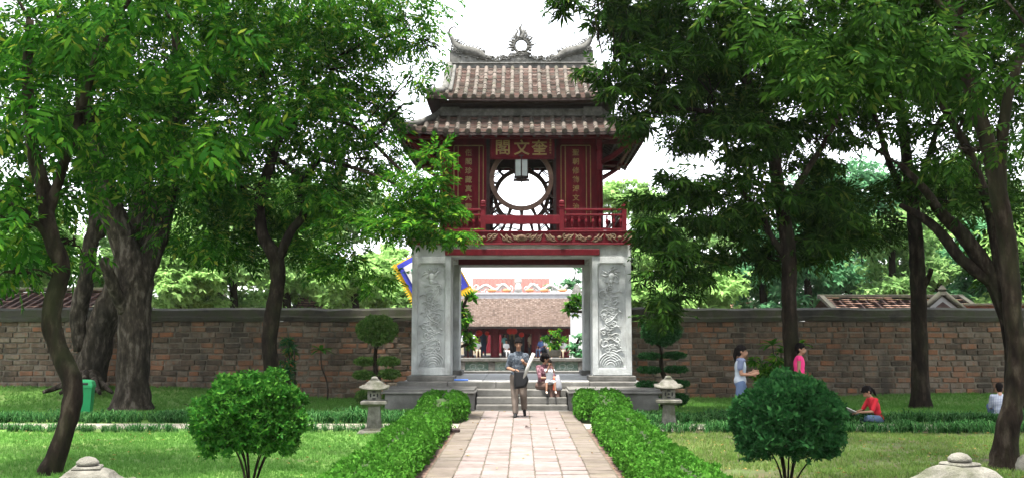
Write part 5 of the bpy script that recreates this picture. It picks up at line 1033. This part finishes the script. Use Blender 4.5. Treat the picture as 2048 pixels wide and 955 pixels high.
# ================================================================ STONE LANTERNS
def stone_lantern():
    root = thing('stone_lantern', 'x', 'lantern', (0, 0, 0), 0, 'stone garden lanterns beside the path')
    t = MB(); t.square([(.29, -.05), (.29, .03), (.27, .05), (.17, .065), (.165, .10)]); obj('base', t, m_lant, root)
    t = MB(); t.square([(.135, .10), (.10, .50)]); obj('post', t, m_lant, root)
    t = MB(); t.square([(.12, .50), (.225, .535), (.235, .545), (.235, .585), (.20, .60), (.16, .605)]); obj('tray', t, m_lant, root)
    t = MB(); t.square([(.118, .60), (.118, .80), (.10, .80), (.10, .79)]); fb = obj('fire_box', t, m_lant, root)
    for rz in range(4):
        t = MB(); rot = Matrix.Rotation(rz*PI/2, 3, 'Z'); y = -.1195; zc = .695
        def pr(ol): t.prism(ol, rot @ Vector((0, y, zc)), rot @ Vector((1, 0, 0)), Vector((0, 0, 1)), rot @ Vector((0, .02, 0)))
        N = 10
        pr([(.02*math.cos(2*PI*k/N), .02*math.sin(2*PI*k/N)) for k in range(N)])
        for a in range(4):
            b = a*PI/2; ol = [(.078*math.cos(b+d), .078*math.sin(b+d)) for d in np.linspace(-.55, .55, 6)]+[(.052*math.cos(b+d)*.98, .052*math.sin(b+d)*.98) for d in np.linspace(.42, -.42, 5)]; pr(ol)
        obj('opening', t, m_dark, fb)  # solid dark plates, the shade of pierced holes put into colour
    t = MB(); n = 10; rings = [(.115, .785, 0), (.215, .79, .006), (.25, .806, .018), (.238, .826, .018), (.19, .855, .006), (.155, .892, 0), (.128, .93, 0), (.10, .950, 0), (.083, .957, 0)]; vs = []
    for ri_, (r_, z_, up_) in enumerate(rings):
        for s in range(4):
            for k in range(n):
                u = 2*k/n-1; p = Matrix.Rotation(s*PI/2, 3, 'Z') @ Vector((u*r_*(1+.05*abs(u)**4), -r_*(1+.04*abs(u)**4), z_+up_*2.4*abs(u)**4)); p += Vector((mnoise.noise(p*9), mnoise.noise(p*9+Vector((7, 0, 0))), mnoise.noise(p*9+Vector((0, 7, 0)))))*.007; vs.append(p)
    m = 4*n; t.add(vs, [(i*m+k, i*m+(k+1) % m, (i+1)*m+(k+1) % m, (i+1)*m+k) for i in range(len(rings)-1) for k in range(m)]+[tuple(range(m)), tuple((len(rings)-1)*m+k for k in range(m))]); cp = obj('cap', t, m_lant, root)
    t = MB(); t.square([(.075, .955), (.082, .965), (.075, .975)]); t.lathe([(.05, .975), (.068, .985), (.066, 1.0), (.045, 1.02), (.015, 1.03)], 12); obj('finial', t, m_lant, cp)
    return root
L0 = stone_lantern(); g = G(748, 868); L0.location = (g.x, g.y, .02); L0['label'] = 'stone lantern standing before the left cloud pruned tree'; L0.rotation_euler = (0, 0, R(4)); L0.scale = (.95, .95, .95)
g = G(1338, 864); dup(L0, (g.x, g.y, .02), R(-5), 'stone lantern standing before the right cloud pruned tree', .95)
p = P(176, 912, 6.3); dup(L0, (p.x, 6.3, p.z-1.03*1.0), R(14), 'mossy stone lantern cap cut off at the bottom left corner', 1.0)
p = P(1919, 904, 6.2); dup(L0, (p.x, 6.2, p.z-1.03*1.02), R(27), 'pale stone lantern cap cut off at the bottom right corner', 1.02)
# bin
g = G(166, 836); bn = thing('litter_bin', 'green plastic litter bin beside the curved trunk on the left', 'bin', (g.x, g.y, .02), R(12)); mg = flat('green_plastic', (.004, .16, .05), .45)
t = MB(); t.square([(.135, 0), (.15, .02), (.18, .60), (.185, .62)]); q = MB(); o = obj('body', t, mg, bn); o.matrix_parent_inverse = Matrix()
t = MB(); t.square([(.195, .615), (.195, .66), (.17, .74), (.10, .77), (.02, .775)]); o = obj('lid', t, mg, bn); o.matrix_parent_inverse = Matrix()
t = MB(); t.bb(-.11, .11, -.196, -.17, .665, .715, .01); o = obj('flap', t, m_dark, bn); o.matrix_parent_inverse = Matrix()
g = G(2045, 945); t = MB(); t.ell((g.x+.1, g.y, .02), (.22, .18, .22), 10, 8); t.v = [(v[0], v[1], v[2]+.03*mnoise.noise((v[0]*6, v[1]*6, v[2]*6))) for v in t.v]; tag(obj('rock', t, m_lant), 'dark rounded rock at the foot of the right edge trunk', 'rock')
# ================================================================ PEOPLE
def remesh(name, mb, vox, mat, parent, smooth=4, paint=None):
    me = mb.mesh(name); o = bpy.data.objects.new(name, me); C.objects.link(o); md = o.modifiers.new('r', 'REMESH'); md.mode = 'VOXEL'; md.voxel_size = vox; md.use_smooth_shade = True
    if smooth: sm = o.modifiers.new('s', 'SMOOTH'); sm.iterations = smooth; sm.factor = .5
    me2 = bpy.data.meshes.new_from_object(o.evaluated_get(bpy.context.evaluated_depsgraph_get())); bpy.data.objects.remove(o); me2.materials.clear(); me2.materials.append(mat); me2.name = name
    o = bpy.data.objects.new(name, me2); C.objects.link(o); o.parent = parent; return o
def V3(p): return Vector(tuple(p))
def person(label, loc, rz, J, shirt, trousers, group=None, sc=1.0, vox=.012, sleeve=.95, hair='short', skirt=None, shoes=None, fem=False, face=True, legs_bare=0.0, loose=.018):
    """J: joints in metres, figure faces -Y; sides a and b; one continuous body with clothes as children"""
    root = thing('person', label, 'person', loc, rz, group); root.scale = (sc, sc, sc)
    J = {k: (V3(v) if hasattr(v, '__len__') else v) for k, v in J.items()}; f = V3(J.get('face', (0, -1, 0))).normalized(); H = J['head']; up = (H-J['neck']).normalized(); sd_ = f.cross(up).normalized(); up2 = sd_.cross(f)
    HR = Matrix((sd_, -f, up2)).transposed()
    def hp(x, y, z): return H+HR @ Vector((x, y, z))       # y negative = towards the face
    b = MB(); k = .9 if fem else 1.0
    b.ell(hp(0, .008, .025), (.070, .090, .088), 14, 10, HR); b.ell(hp(0, -.022, -.045), (.054, .064, .066), 12, 8, HR); b.ell(hp(0, -.05, -.085), (.026, .026, .022), 8, 6, HR)
    b.cap(hp(0, -.082, .005), hp(0, -.104, -.03), .011, .016, 8)
    for s in (-1, 1): b.ell(hp(s*.072, .012, -.015), (.012, .022, .032), 8, 6, HR); b.ell(hp(s*.03, -.075, .022), (.022, .014, .010), 8, 6, HR)
    b.ell(hp(0, -.088, -.058), (.022, .010, .008), 8, 6, HR)
    b.cap(J['neck']-up*.04, H-up2*.06, .052*k, .048*k)
    ch, pe = J['chest'], J['pel']; sv = (J['sha']-J['shb']); wv = sv.normalized(); tv = (J['neck']-pe).normalized(); TR = Matrix((wv, tv.cross(wv).normalized()*1.0, tv)).transposed()
    def torso(m, e):
        m.ell(ch, (.150*k+e, .100+e, .17+e), 14, 10, TR); m.ell(ch.lerp(pe, .5), (.125*k+e, .092+e, .16+e), 14, 10, TR); m.ell(pe, (.148+e, .108+e, .12+e), 14, 10, TR); m.cap(J['sha']*.94+J['shb']*.06, J['shb']*.94+J['sha']*.06, .044+e*.7, .044+e*.7); m.cap(J['neck']-Vector((0, 0, .045)), ch, .06+e*.6, .09)
    torso(b, 0)
    def arm(m, s, e, frac):
        a, el, wr = J['sh'+s], J['el'+s], J['wr'+s]; q = min(frac, 1.0); m.cap(a, a.lerp(el, q), .046*k+e, (.046-.008*q)*k+e)
        if frac > 1: m.cap(el, el.lerp(wr, frac-1), .038*k+e, .030*k+e)
    def leg(m, s, e, frac):
        hp_, kn, an = J['hip'+s], J['kn'+s], J['an'+s]; q = min(1, frac); m.cap(hp_, hp_.lerp(kn, q), .076+e, .076-.024*q+e)
        if frac > 1: r1 = frac-1; m.cap(kn, kn.lerp(an, r1), .052+e, .052-.017*r1+e*1.1)
    for s in 'ab':
        arm(b, s, 0, 2); leg(b, s, 0, 2); wr, el = J['wr'+s], J['el'+s]; d = J.get('hd'+s, wr-el).normalized(); pn = V3(J.get('pn'+s, (0, 0, -1))); sx = d.cross(pn).normalized(); pn = sx.cross(d)
        HM = Matrix((sx, d, pn)).transposed(); b.ell(wr+d*.045, (.036, .05, .016), 10, 8, HM)
        cu = J.get('curl', .6)
        for i, (o_, l) in enumerate(((-.027, .068), (-.009, .078), (.009, .074), (.026, .058))):
            p0 = wr+d*.085+sx*o_; p1 = p0+(d*math.cos(cu)+(-pn)*-math.sin(cu)*1)*l*.5; p2 = p1+(d*math.cos(2*cu)+pn*math.sin(2*cu))*l*.5; b.cap(p0-d*.02, p1, .0095, .009, 6); b.cap(p1, p2, .009, .0075, 6)
        t0 = wr+d*.025-sx*.028; b.cap(t0, t0+(d*.6-sx*.7+pn*.2)*.045, .012, .010, 6); b.cap(t0+(d*.6-sx*.7+pn*.2)*.045, t0+(d*.6-sx*.7+pn*.2)*.045+(d*.9+pn*.4)*.03, .010, .008, 6)
        an, tv_ = J['an'+s], J['to'+s]; b.cap(an, an-Vector((0, 0, .03)), .036, .034); b.cap(an+(tv_-an)*-.15-Vector((0, 0, .035)), tv_, .034, .024)
    body = remesh('body', b, vox, m_skin, root, 3)
    c = MB(); torso(c, .016)
    for s in 'ab': arm(c, s, .014, sleeve)
    if fem and face: pass
    c.v = [v for v in c.v]; remesh('shirt', c, vox*1.3, shirt, root, 3)
    c = MB(); c.ell(pe-tv*.03, (.155, .118, .12), 14, 10, TR)
    for s in 'ab': leg(c, s, loose, 1.93-legs_bare)
    remesh('trousers', c, vox*1.3, trousers, root, 3)
    c = MB(); c.ell(hp(0, .020, .058), (.084, .100, .082), 14, 10, HR); c.ell(hp(0, .05, -.005), (.070, .062, .09), 12, 8, HR)
    for q in range(5): c.ell(hp(-.056+.028*q, -.068, .058), (.022, .024, .026), 8, 6, HR)
    for s in (-1, 1): c.ell(hp(s*.068, -.012, .03), (.014, .03, .045), 8, 6, HR)
    if hair == 'pony': c.ell(hp(0, .10, .055), (.03, .035, .03), 8, 6, HR); c.cap(hp(0, .12, .05), hp(0, .145, -.08), .03, .038); c.cap(hp(0, .145, -.08), hp(0, .13, -.22), .038, .012)
    if hair == 'bob': c.ell(hp(0, .035, -.05), (.082, .075, .09), 12, 8, HR)
    if hair == 'bun': c.ell(hp(0, .10, -.02), (.045, .04, .045), 10, 8, HR)
    remesh('hair', c, vox, m_hair, root, 2)
    if face:
        for s in (-1, 1):
            c = MB(); c.ell(hp(s*.030, -.083, .012), (.013, .008, .007), 8, 6, HR); o = obj('eye', c, flat('dark_eye', (.02, .015, .012), .3)); o.parent = root
            c = MB(); c.cap(hp(s*.014, -.090, .030), hp(s*.046, -.080, .032), .004, .003, 6); o = obj('eyebrow', c, m_hair); o.parent = root
        c = MB(); c.ell(hp(0, -.094, -.058), (.020, .006, .005), 8, 6, HR); o = obj('mouth', c, flat('lip', (.25, .08, .06), .5)); o.parent = root
    if shoes:
        for s in 'ab':
            an, t_ = J['an'+s], J['to'+s]; c = MB(); c.cap(an+(t_-an)*-.18-Vector((0, 0, .042)), t_-Vector((0, 0, .008)), .036, .032, 10); c.cap(an+(t_-an)*.25-Vector((0, 0, .01)), an+(t_-an)*.55-Vector((0, 0, .012)), .040, .036, 8); remesh('shoe', c, vox, shoes, root, 2)
    return root
def stand(**kw):
    J = dict(head=(0, -.02, 1.49), neck=(0, 0, 1.35), chest=(0, 0, 1.17), pel=(0, 0, .88), sha=(.158, 0, 1.255), shb=(-.158, 0, 1.255), ela=(.20, .02, 1.02), elb=(-.20, .02, 1.02), wra=(.20, -.06, .80), wrb=(-.20, -.06, .80),
             hipa=(.085, 0, .82), hipb=(-.085, 0, .82), kna=(.09, -.01, .45), knb=(-.09, -.01, .45), ana=(.09, .02, .075), anb=(-.09, .02, .075), toa=(.10, -.13, .026), tob=(-.10, -.13, .026), pna=(-1, 0, 0), pnb=(1, 0, 0), curl=.35)
    J.update(kw); return J
def sit(seat=.45, **kw):
    s = seat; J = dict(head=(0, -.05, s+.74), neck=(0, -.01, s+.60), chest=(0, 0, s+.40), pel=(0, .02, s+.10), sha=(.16, 0, s+.53), shb=(-.16, 0, s+.53), ela=(.2, -.08, s+.28), elb=(-.2, -.08, s+.28), wra=(.1, -.28, s+.2), wrb=(-.1, -.28, s+.2),
             hipa=(.09, 0, s+.08), hipb=(-.09, 0, s+.08), kna=(.1, -.40, s+.07), knb=(-.1, -.40, s+.07), ana=(.1, -.42, .075), anb=(-.1, -.42, .075), toa=(.1, -.57, .026), tob=(-.1, -.57, .026), curl=.5)
    J.update(kw); return J
m_check = M('mottled_grey_shirt', [(.35, (.02, .026, .036)), (.5, (.042, .052, .066)), (.7, (.095, .11, .13))], 30, rough=.9)
m_khaki = M('khaki_trousers', [(.3, (.095, .075, .06)), (.7, (.14, .11, .09))], 5, rough=.9, bump=.3, bscale=14)
m_black = flat('black_vinyl', (.010, .010, .011), .6, spec=.15); m_paper = flat('white_paper', (.36, .35, .32), .8)
g = G(1037, 833, .03)
man = person('young man in mottled grey shirt walking down the path holding a black bag', (g.x, g.y, .03), 0, stand(head=(0, -.05, 1.50), face=(0.02, -1, -.28), wrb=(-.085, -.24, .96), elb=(-.23, .02, 1.0), ela=(.22, .0, 1.03), wra=(.10, -.20, 1.12), hdb=(.7, -.5, .15), hda=(.1, -.75, .4), pna=(-1, 0, -.3), pnb=(0, 0, -1),
             knb=(-.08, -.06, .46), anb=(-.06, -.10, .08), tob=(-.07, -.25, .03), kna=(.10, -.02, .47), ana=(.12, .22, .15), toa=(.13, .10, .045), curl=.8), m_check, m_khaki, None, 1.0, .0125, .98, 'short', shoes=m_black, loose=.026)
# the bag and the paper roll he carries
def at(p): return Vector((g.x+p[0], g.y+p[1], .03+p[2]))
t = MB(); ol = [(-.09, .0), (-.10, -.28), (-.08, -.40), (.15, -.36), (.21, -.22), (.14, .0)]
vs = []
for i, (x, z) in enumerate(ol): vs.append((x, z))
t.prism(vs, at((.0, -.30, .98)), (1, 0, 0), (0, 0, 1), (0, .05, 0)); t.prism([(x*.8+.015, z*.8-.04) for x, z in vs], at((0, -.335, .98)), (1, 0, 0), (0, 0, 1), (0, .115, 0))
bag = tag(remesh('shoulder_bag', t, .012, m_black, None, 5), 'slouchy black bag held in front by the walking man', 'bag')
t = MB(); pa, pb = at((.10, -.30, .80)), at((.31, -.36, 1.31)); t.tube([pa, pb], .036, 14); t.tube([pb-(pb-pa)*.004, pb+(pb-pa)*.006], .022, 12)
tag(obj('paper_roll', t, m_paper), 'long white paper roll sticking up from the black bag', 'paper roll')
# woman and child on the steps
p = P(1086, 776, 23.98); wx = p.x
m_plum = M('plum_check_shirt', [(.3, (.05, .02, .03)), (.55, (.12, .045, .06)), (.7, (.22, .13, .15))], 24, rough=.9); m_brown = flat('brown_trousers', (.085, .05, .04), .9)
person('woman in plum shirt and brown trousers sitting on the steps with a child', (wx, 23.98, 0), R(28), sit(.45, head=(.015, -.10, 1.16), face=(1, -.35, -.1), neck=(0, -.05, 1.03), chest=(0, -.02, .83), wra=(.16, -.36, .66), ela=(.21, -.14, .74), wrb=(.06, -.36, .72), elb=(-.17, -.16, .72), sha=(.15, -.03, .96), shb=(-.15, -.03, .96),
       kna=(.15, -.42, .56), ana=(.10, -.47, .235), toa=(.12, -.61, .185), knb=(.02, -.42, .54), anb=(.0, -.46, .235), tob=(.02, -.6, .185)), m_plum, m_brown, None, 1, .013, .98, 'bun', fem=True, loose=.034)
ch = stand(head=(0, -.01, 1.42)); cs = .48
person('small child in white top sitting on the lap of the woman on the steps', (wx+.14, 23.55, .60), R(10), sit(.0, head=(0, -.03, .80), wra=(.06, -.17, .70), ela=(.16, -.10, .46), wrb=(-.04, -.17, .70), elb=(-.14, -.10, .46), hda=(-.2, -.2, .8), hdb=(.2, -.2, .8), face=(-.55, -1, -.05), kna=(.15, -.30, .06), knb=(-.17, -.30, .06), ana=(.16, -.38, -.28), anb=(-.2, -.38, -.28), toa=(.16, -.5, -.33), tob=(-.2, -.5, -.33)),
       flat('white_cotton', (.36, .37, .39), .9), flat('pale_shorts', (.32, .32, .34), .9), None, 0.58, .018, .6, 'short', legs_bare=1.0, shoes=flat('cream_sandal', (.5, .42, .36), .8))
t = MB(); p = P(1115, 788, 23.55); prof = [(.0, .45), (.10, .455), (.115, .52), (.10, .64), (.05, .74), (.015, .80)]
t.lathe([(r_, z_) for r_, z_ in prof], 16, (p.x, 23.6, 0), True, 0, (1, .6)); t.v = [(v[0]+.03*mnoise.noise(Vector(v)*9), v[1]+.03*mnoise.noise(Vector(v)*9+Vector((5, 0, 0))), v[2]) for v in t.v]
m_bag = bpy.data.materials.new('white_plastic_bag'); m_bag = flat('white_plastic_bag', (.36, .36, .39), .35, trans=.3)
pb_ = tag(obj('plastic_bag', t, m_bag), 'white plastic bag with an orange side standing beside the seated woman', 'bag')
t = MB(); t.prism([(-.02, .0), (.03, .0), (.02, .26), (-.01, .27)], (p.x-.085, 23.515, .46), (1, 0, 0), (0, 0, 1), (0, .03, 0)); obj('orange_print', t, flat('orange_print', (.7, .12, .05), .5), pb_)
# girls on the right
m_white_t = M('white_blue_tee', [(.3, (.22, .25, .29)), (.7, (.30, .33, .37))], 6, rough=.9); m_jean = flat('blue_jeans', (.06, .09, .16), .9)
g2 = G(1484, 844, .03)
gl = person('girl with a long ponytail in pale tee walking right past the bush', (g2.x, g2.y, .03), R(78), stand(head=(0, -.03, 1.36), neck=(0, 0, 1.23), chest=(0, .01, 1.06), sha=(.14, 0, 1.17), shb=(-.14, 0, 1.17), ela=(.17, .03, .93), elb=(-.17, .0, .93), wra=(.13, -.2, .95), wrb=(-.12, -.2, .92), pel=(0, .02, .80), hipa=(.08, .01, .76), hipb=(-.08, .01, .76), kna=(.08, -.1, .42), ana=(.08, -.12, .08), toa=(.08, -.27, .03), knb=(-.08, .05, .42), anb=(-.08, .16, .1), tob=(-.08, .02, .03), hda=(0, -1, .3), hdb=(0, -1, .3)), m_white_t, m_jean, None, 1.0, .014, .0, 'pony', fem=True, shoes=m_black)
t = MB(); [t.cap(Vector((s*.14, 0, 1.17)), Vector((s*.155, .015, 1.05)), .066, .062) for s in (-1, 1)]; t.ell((0, 0, 1.19), (.12, .095, .06), 12, 8); o = remesh('shoulder_yoke', t, .015, flat('slate_blue', (.10, .12, .19), .9), gl, 3)
t = MB(); t.tube(smooth_path([(.10, .03, 1.22), (.16, -.10, 1.05), (.10, -.13, .95), (-.12, -.12, .80)], 4), .008, 5); o = obj('bag_strap', t, m_black); o.parent = gl
g3 = G(1602, 836, .02)
person('girl in a bright pink sleeveless top standing behind the straight dark trunk', (g3.x, g3.y, .02), R(72), stand(head=(0, -.03, 1.40), neck=(0, 0, 1.27), chest=(0, .01, 1.1), sha=(.135, 0, 1.21), shb=(-.135, 0, 1.21), ela=(.16, .01, .95), elb=(-.16, .01, .95), wra=(.15, -.05, .74), wrb=(-.15, -.05, .74), pel=(0, .01, .83)), flat('hot_pink', (.62, .03, .16), .85), flat('dark_trousers', (.03, .03, .04), .9), None, 1.0, .014, .05, 'short', fem=True, shoes=m_black)
g4 = G(1757, 846, .02)
m_redt = flat('red_tee', (.32, .008, .016), .9)
person('girl in a red tee sitting in the grass border reading', (g4.x, g4.y+.1, .0), R(-78), sit(.03, head=(0, -.22, .70), face=(0, -1, -.75), neck=(0, -.13, .59), chest=(0, -.05, .40), pel=(0, .03, .13), sha=(.15, -.09, .53), shb=(-.15, -.09, .53), ela=(.2, -.22, .29), elb=(-.2, -.22, .29), wra=(.1, -.42, .27), wrb=(-.1, -.42, .27), kna=(.28, -.34, .16), knb=(-.28, -.34, .16), ana=(-.06, -.36, .08), anb=(.06, -.42, .08), toa=(-.2, -.38, .06), tob=(.2, -.45, .06)), m_redt, m_jean, None, .88, .014, .85, 'pony', fem=True, shoes=m_black)
t = MB(); Mb = Matrix.Translation((g4.x-.55, g4.y+.1, .265)) @ Matrix.Rotation(R(25), 4, 'Y')
for s in (-1, 1): q = MB(); q.box((0, s*.085, .012), (.22, .165, .012), Matrix.Rotation(s*.25, 3, 'X')); t.add([Mb @ Vector(v) for v in q.v], q.f)
tag(obj('book', t, m_paper), 'open book held by the girl in the red tee', 'book')
g5 = G(2002, 842, .02); m_ck = bpy.data.materials.new('white_check_cloth'); m_ck.use_nodes = True; n_ = m_ck.node_tree; bk = n_.nodes.new('ShaderNodeTexBrick'); bk.inputs['Color1'].default_value = (.32, .33, .36, 1); bk.inputs['Color2'].default_value = (.28, .30, .34, 1); bk.inputs['Mortar'].default_value = (.12, .14, .22, 1); bk.inputs['Scale'].default_value = 1; bk.offset = 0; bk.inputs['Brick Width'].default_value = .035; bk.inputs['Row Height'].default_value = .035; bk.inputs['Mortar Size'].default_value = .005
tc = n_.nodes.new('ShaderNodeTexCoord'); mp_ = n_.nodes.new('ShaderNodeMapping'); mp_.inputs['Rotation'].default_value = (PI/2, 0, 0); n_.links.new(tc.outputs['Object'], mp_.inputs[0]); n_.links.new(mp_.outputs[0], bk.inputs['Vector']); n_.links.new(bk.outputs[0], n_.nodes['Principled BSDF'].inputs['Base Color']); n_.nodes['Principled BSDF'].inputs['Roughness'].default_value = .9
person('boy in a white checked shirt sitting with his back turned beside the right trunk', (g5.x, g5.y, .0), R(160), sit(.05, head=(0, -.08, .76), kna=(.2, -.38, .34), knb=(-.2, -.38, .34), ana=(.15, -.5, .08), anb=(-.15, -.5, .08), toa=(.15, -.63, .03), tob=(-.15, -.63, .03), wra=(.14, -.36, .33), wrb=(-.14, -.36, .33)), m_ck, m_jean, None, .87, .014, .9, 'short', shoes=m_black)
# visitors in the far hall
cl = {n: flat(n+'_cloth', c, .9) for n, c in dict(pale_blue=(.30, .38, .52), navy=(.03, .05, .10), white=(.45, .45, .46), teal=(.12, .30, .30), dark=(.03, .03, .035), beige=(.42, .34, .24), blue=(.06, .10, .25)).items()}
YH = 63.2; zf = P(1043, 715, 64).z
def visitor(label, x, Y, sh, tr, rz=0, seated=False, sc=1.05, hair='short'):
    p = P(x, 700, Y); J = sit(.42) if seated else stand()
    person(label, (p.x, Y, zf), R(rz), J, cl[sh], cl[tr], 'visitors in the far temple hall', sc, .034, .9, hair, face=False)
visitor('visitor in pale blue shirt at the left of the hall, leaning on the terrace edge', 941, 63.4, 'pale_blue', 'dark', -50)
visitor('visitor in white shirt at the far left of the hall opening', 931, 63.6, 'white', 'dark', -60)
visitor('tall visitor in navy clothes standing between the left columns of the hall', 967, 65.4, 'navy', 'navy', 180, False, 1.2)
visitor('visitor in white sitting left of the double column', 955, 63.1, 'white', 'beige', 10, True, 1.0)
visitor('visitor in teal top right of the double column', 1009, 64.2, 'teal', 'dark', 40, False, .95, 'bob')
visitor('visitor in dark clothes behind the walking man', 1024, 65.0, 'dark', 'dark', 160)
visitor('visitor in white sitting left behind the walking man', 1012, 63.0, 'white', 'white', 20, True, .9)
visitor('visitor in beige top standing left of the right column', 1060, 64.4, 'beige', 'dark', 60, False, 1.0, 'bob')
visitor('visitor in blue shirt sitting right of the right column', 1083, 63.1, 'blue', 'navy', -30, True, 1.05)
visitor('visitor in white shirt sitting next to the blue shirt', 1095, 63.0, 'white', 'dark', 15, True, 1.1)
visitor('visitor in white top standing deep in the right bay', 1098, 66.0, 'white', 'navy', 170, False, 1.1)
visitor('visitor in white sitting at the right end of the hall', 1127, 63.0, 'white', 'beige', -20, True, .95)
# red paper lanterns in the hall
m_rl = flat('red_silk', (.62, .03, .02), .5, trans=.3)
r0 = thing('red_lantern', 'x', 'lantern', (0, 0, 0), 0, 'red lanterns hanging in the far hall'); t = MB(); t.lathe([(.05, .22), (.16, .18), (.22, .08), (.22, -.04), (.16, -.14), (.05, -.18)], 14); obj('globe', t, m_rl, r0)
t = MB(); t.lathe([(.06, -.18), (.05, -.22), (.03, -.25), (.025, -.48), (.04, -.5)], 8); obj('tassel', t, m_gold, r0)
t = MB(); t.tube([(0, 0, .22), (0, 0, .5)], .012, 5); obj('cord', t, m_wood, r0)
for i, (x, y, s, lb) in enumerate(((958, 666, 1.0, 'red lantern above the white seated visitor in the left bay'), (974, 666, .7, 'small pink red lantern beside the navy visitor'), (1020, 662, 1.0, 'left of the paired red lanterns in the middle bay'), (1028, 662, 1.0, 'right of the paired red lanterns in the middle bay'), (1043, 669, .8, 'lower single red lantern right of the middle pair'), (1101, 663, 1.0, 'left of the paired red lanterns in the right bay'), (1109, 664, 1.0, 'right of the paired red lanterns in the right bay'))):
    p = P(x, y, 63.9); o = r0 if i == 0 else dup(r0, p, 0); o.location = p; o.scale = (s*.95,)*3; o['label'] = lb
# potted bonsai and small trees near the pond
def pad_tree(name, label, cat, x, yb, Y, pads, mat, pot=None, via=()):
    g_ = P(x, yb, Y); root = thing(name, label, cat, g_); k = 1/ppm(Y)
    if pot:
        t = MB(); w_ = pot*k; t.lathe([(w_*.8, 0), (w_, w_*.15), (w_*1.15, w_*1.0), (w_*1.2, w_*1.1), (w_*1.0, w_*1.1), (w_*.9, w_*.9)], 14, g_); obj('pot', t, m_stone_d, root); g_ = g_+Vector((0, 0, w_))
    t = MB(); a = [P(px_, py_, Y) for px_, py_, rx, ry in pads]; t.tube(smooth_path([g_]+[P(u_, v_, Y) for u_, v_ in via]+sorted(a, key=lambda q: q.z), 3), .05, 6, wob=.2); obj('trunk', t, m_bark, root)
    B, D, up = fill([(tuple(P(px_, py_, Y)), (rx*k, rx*k*.8, ry*k)) for px_, py_, rx, ry in pads], .4, 2.6, .0, .06); link('foliage', scatter('foliage', FAR, B, D, up, .32*RNG.uniform(.7, 1.3, len(B)), mat), None, root, 'stuff')
pad_tree('bonsai', 'bright green potted bonsai in front of the right hall bay', 'bonsai', 1109, 712, 52, [(1110, 664, 10, 6), (1100, 676, 9, 6), (1119, 680, 10, 6), (1110, 690, 11, 5)], lf_lite, 12)
pad_tree('garden_tree', 'bright green small tree at the left inside the gate opening', 'tree', 902, 730, 36, [(930, 640, 12, 12), (934, 662, 12, 8), (924, 620, 10, 12), (940, 685, 8, 6), (935, 592, 10, 10)], lf_lite, None, [(900, 700)])
pad_tree('garden_tree', 'bright green tree bough over the right end of the hall roof', 'tree', 1190, 730, 42, [(1148, 614, 18, 12), (1158, 598, 14, 10), (1140, 622, 12, 6)], lf_lite, None, [(1188, 660), (1178, 626)])
pad_tree('garden_tree', 'dark layered pine beside the white gate pillar', 'tree', 1156, 725, 46, [(1152, 690, 12, 5), (1158, 676, 10, 5), (1150, 703, 14, 5), (1158, 712, 12, 4)], lf_far2)
pad_tree('garden_tree', 'pale bluish pine high behind the right end of the hall roof', 'tree', 1150, 700, 84, [(1120, 568, 22, 6), (1145, 560, 18, 7), (1150, 578, 20, 6), (1110, 575, 14, 5), (1152, 540, 12, 6)], lf_far2)
# small things on the ground
p = P(922, 757, 24.9); t = MB(); t.box((p.x, 24.9, .625), (.34, .16, .035), Matrix.Rotation(.2, 3, 'Z'), .008); bx_ = tag(obj('magazine', t, flat('blue_print', (.03, .12, .45), .5)), 'blue folded paper lying at the foot of the left pillar', 'paper')
p = G(1055, 855, .04); t = MB(); t.add([(p.x-.05, p.y, .05), (p.x, p.y-.05, .06), (p.x+.06, p.y, .05), (p.x, p.y+.06, .075), (p.x-.03, p.y+.04, .09)], [(0, 1, 2), (0, 2, 3), (0, 3, 4)]); tag(obj('crumpled_leaf', t, m_wood), 'dark curled leaf lying on the path before the man', 'leaf')
p = G(910, 863, .04); t = MB(); t.box((p.x, p.y, .07), (.16, .12, .07), Matrix.Rotation(.5, 3, 'Z'), .02); tag(obj('stone_block', t, m_wood), 'small dark stone at the corner where the path meets the left hedge', 'stone')

# ================================================================ HAZE
mb = MB(); mb.bb(-152, 152, -42, 222, -1.3, 24); hz = obj('haze', mb, None, None, 'stuff'); tag(hz, 'thin pale humid haze in the air over the whole garden', 'haze')
mh = bpy.data.materials.new('humid_haze'); mh.use_nodes = True; n_ = mh.node_tree; n_.nodes.clear(); oo = n_.nodes.new('ShaderNodeOutputMaterial'); pv = n_.nodes.new('ShaderNodeVolumePrincipled')
pv.inputs['Color'].default_value = (.95, .98, 1, 1); pv.inputs['Density'].default_value = .00014; pv.inputs['Anisotropy'].default_value = .3; n_.links.new(pv.outputs[0], oo.inputs['Volume']); hz.data.materials.append(mh)
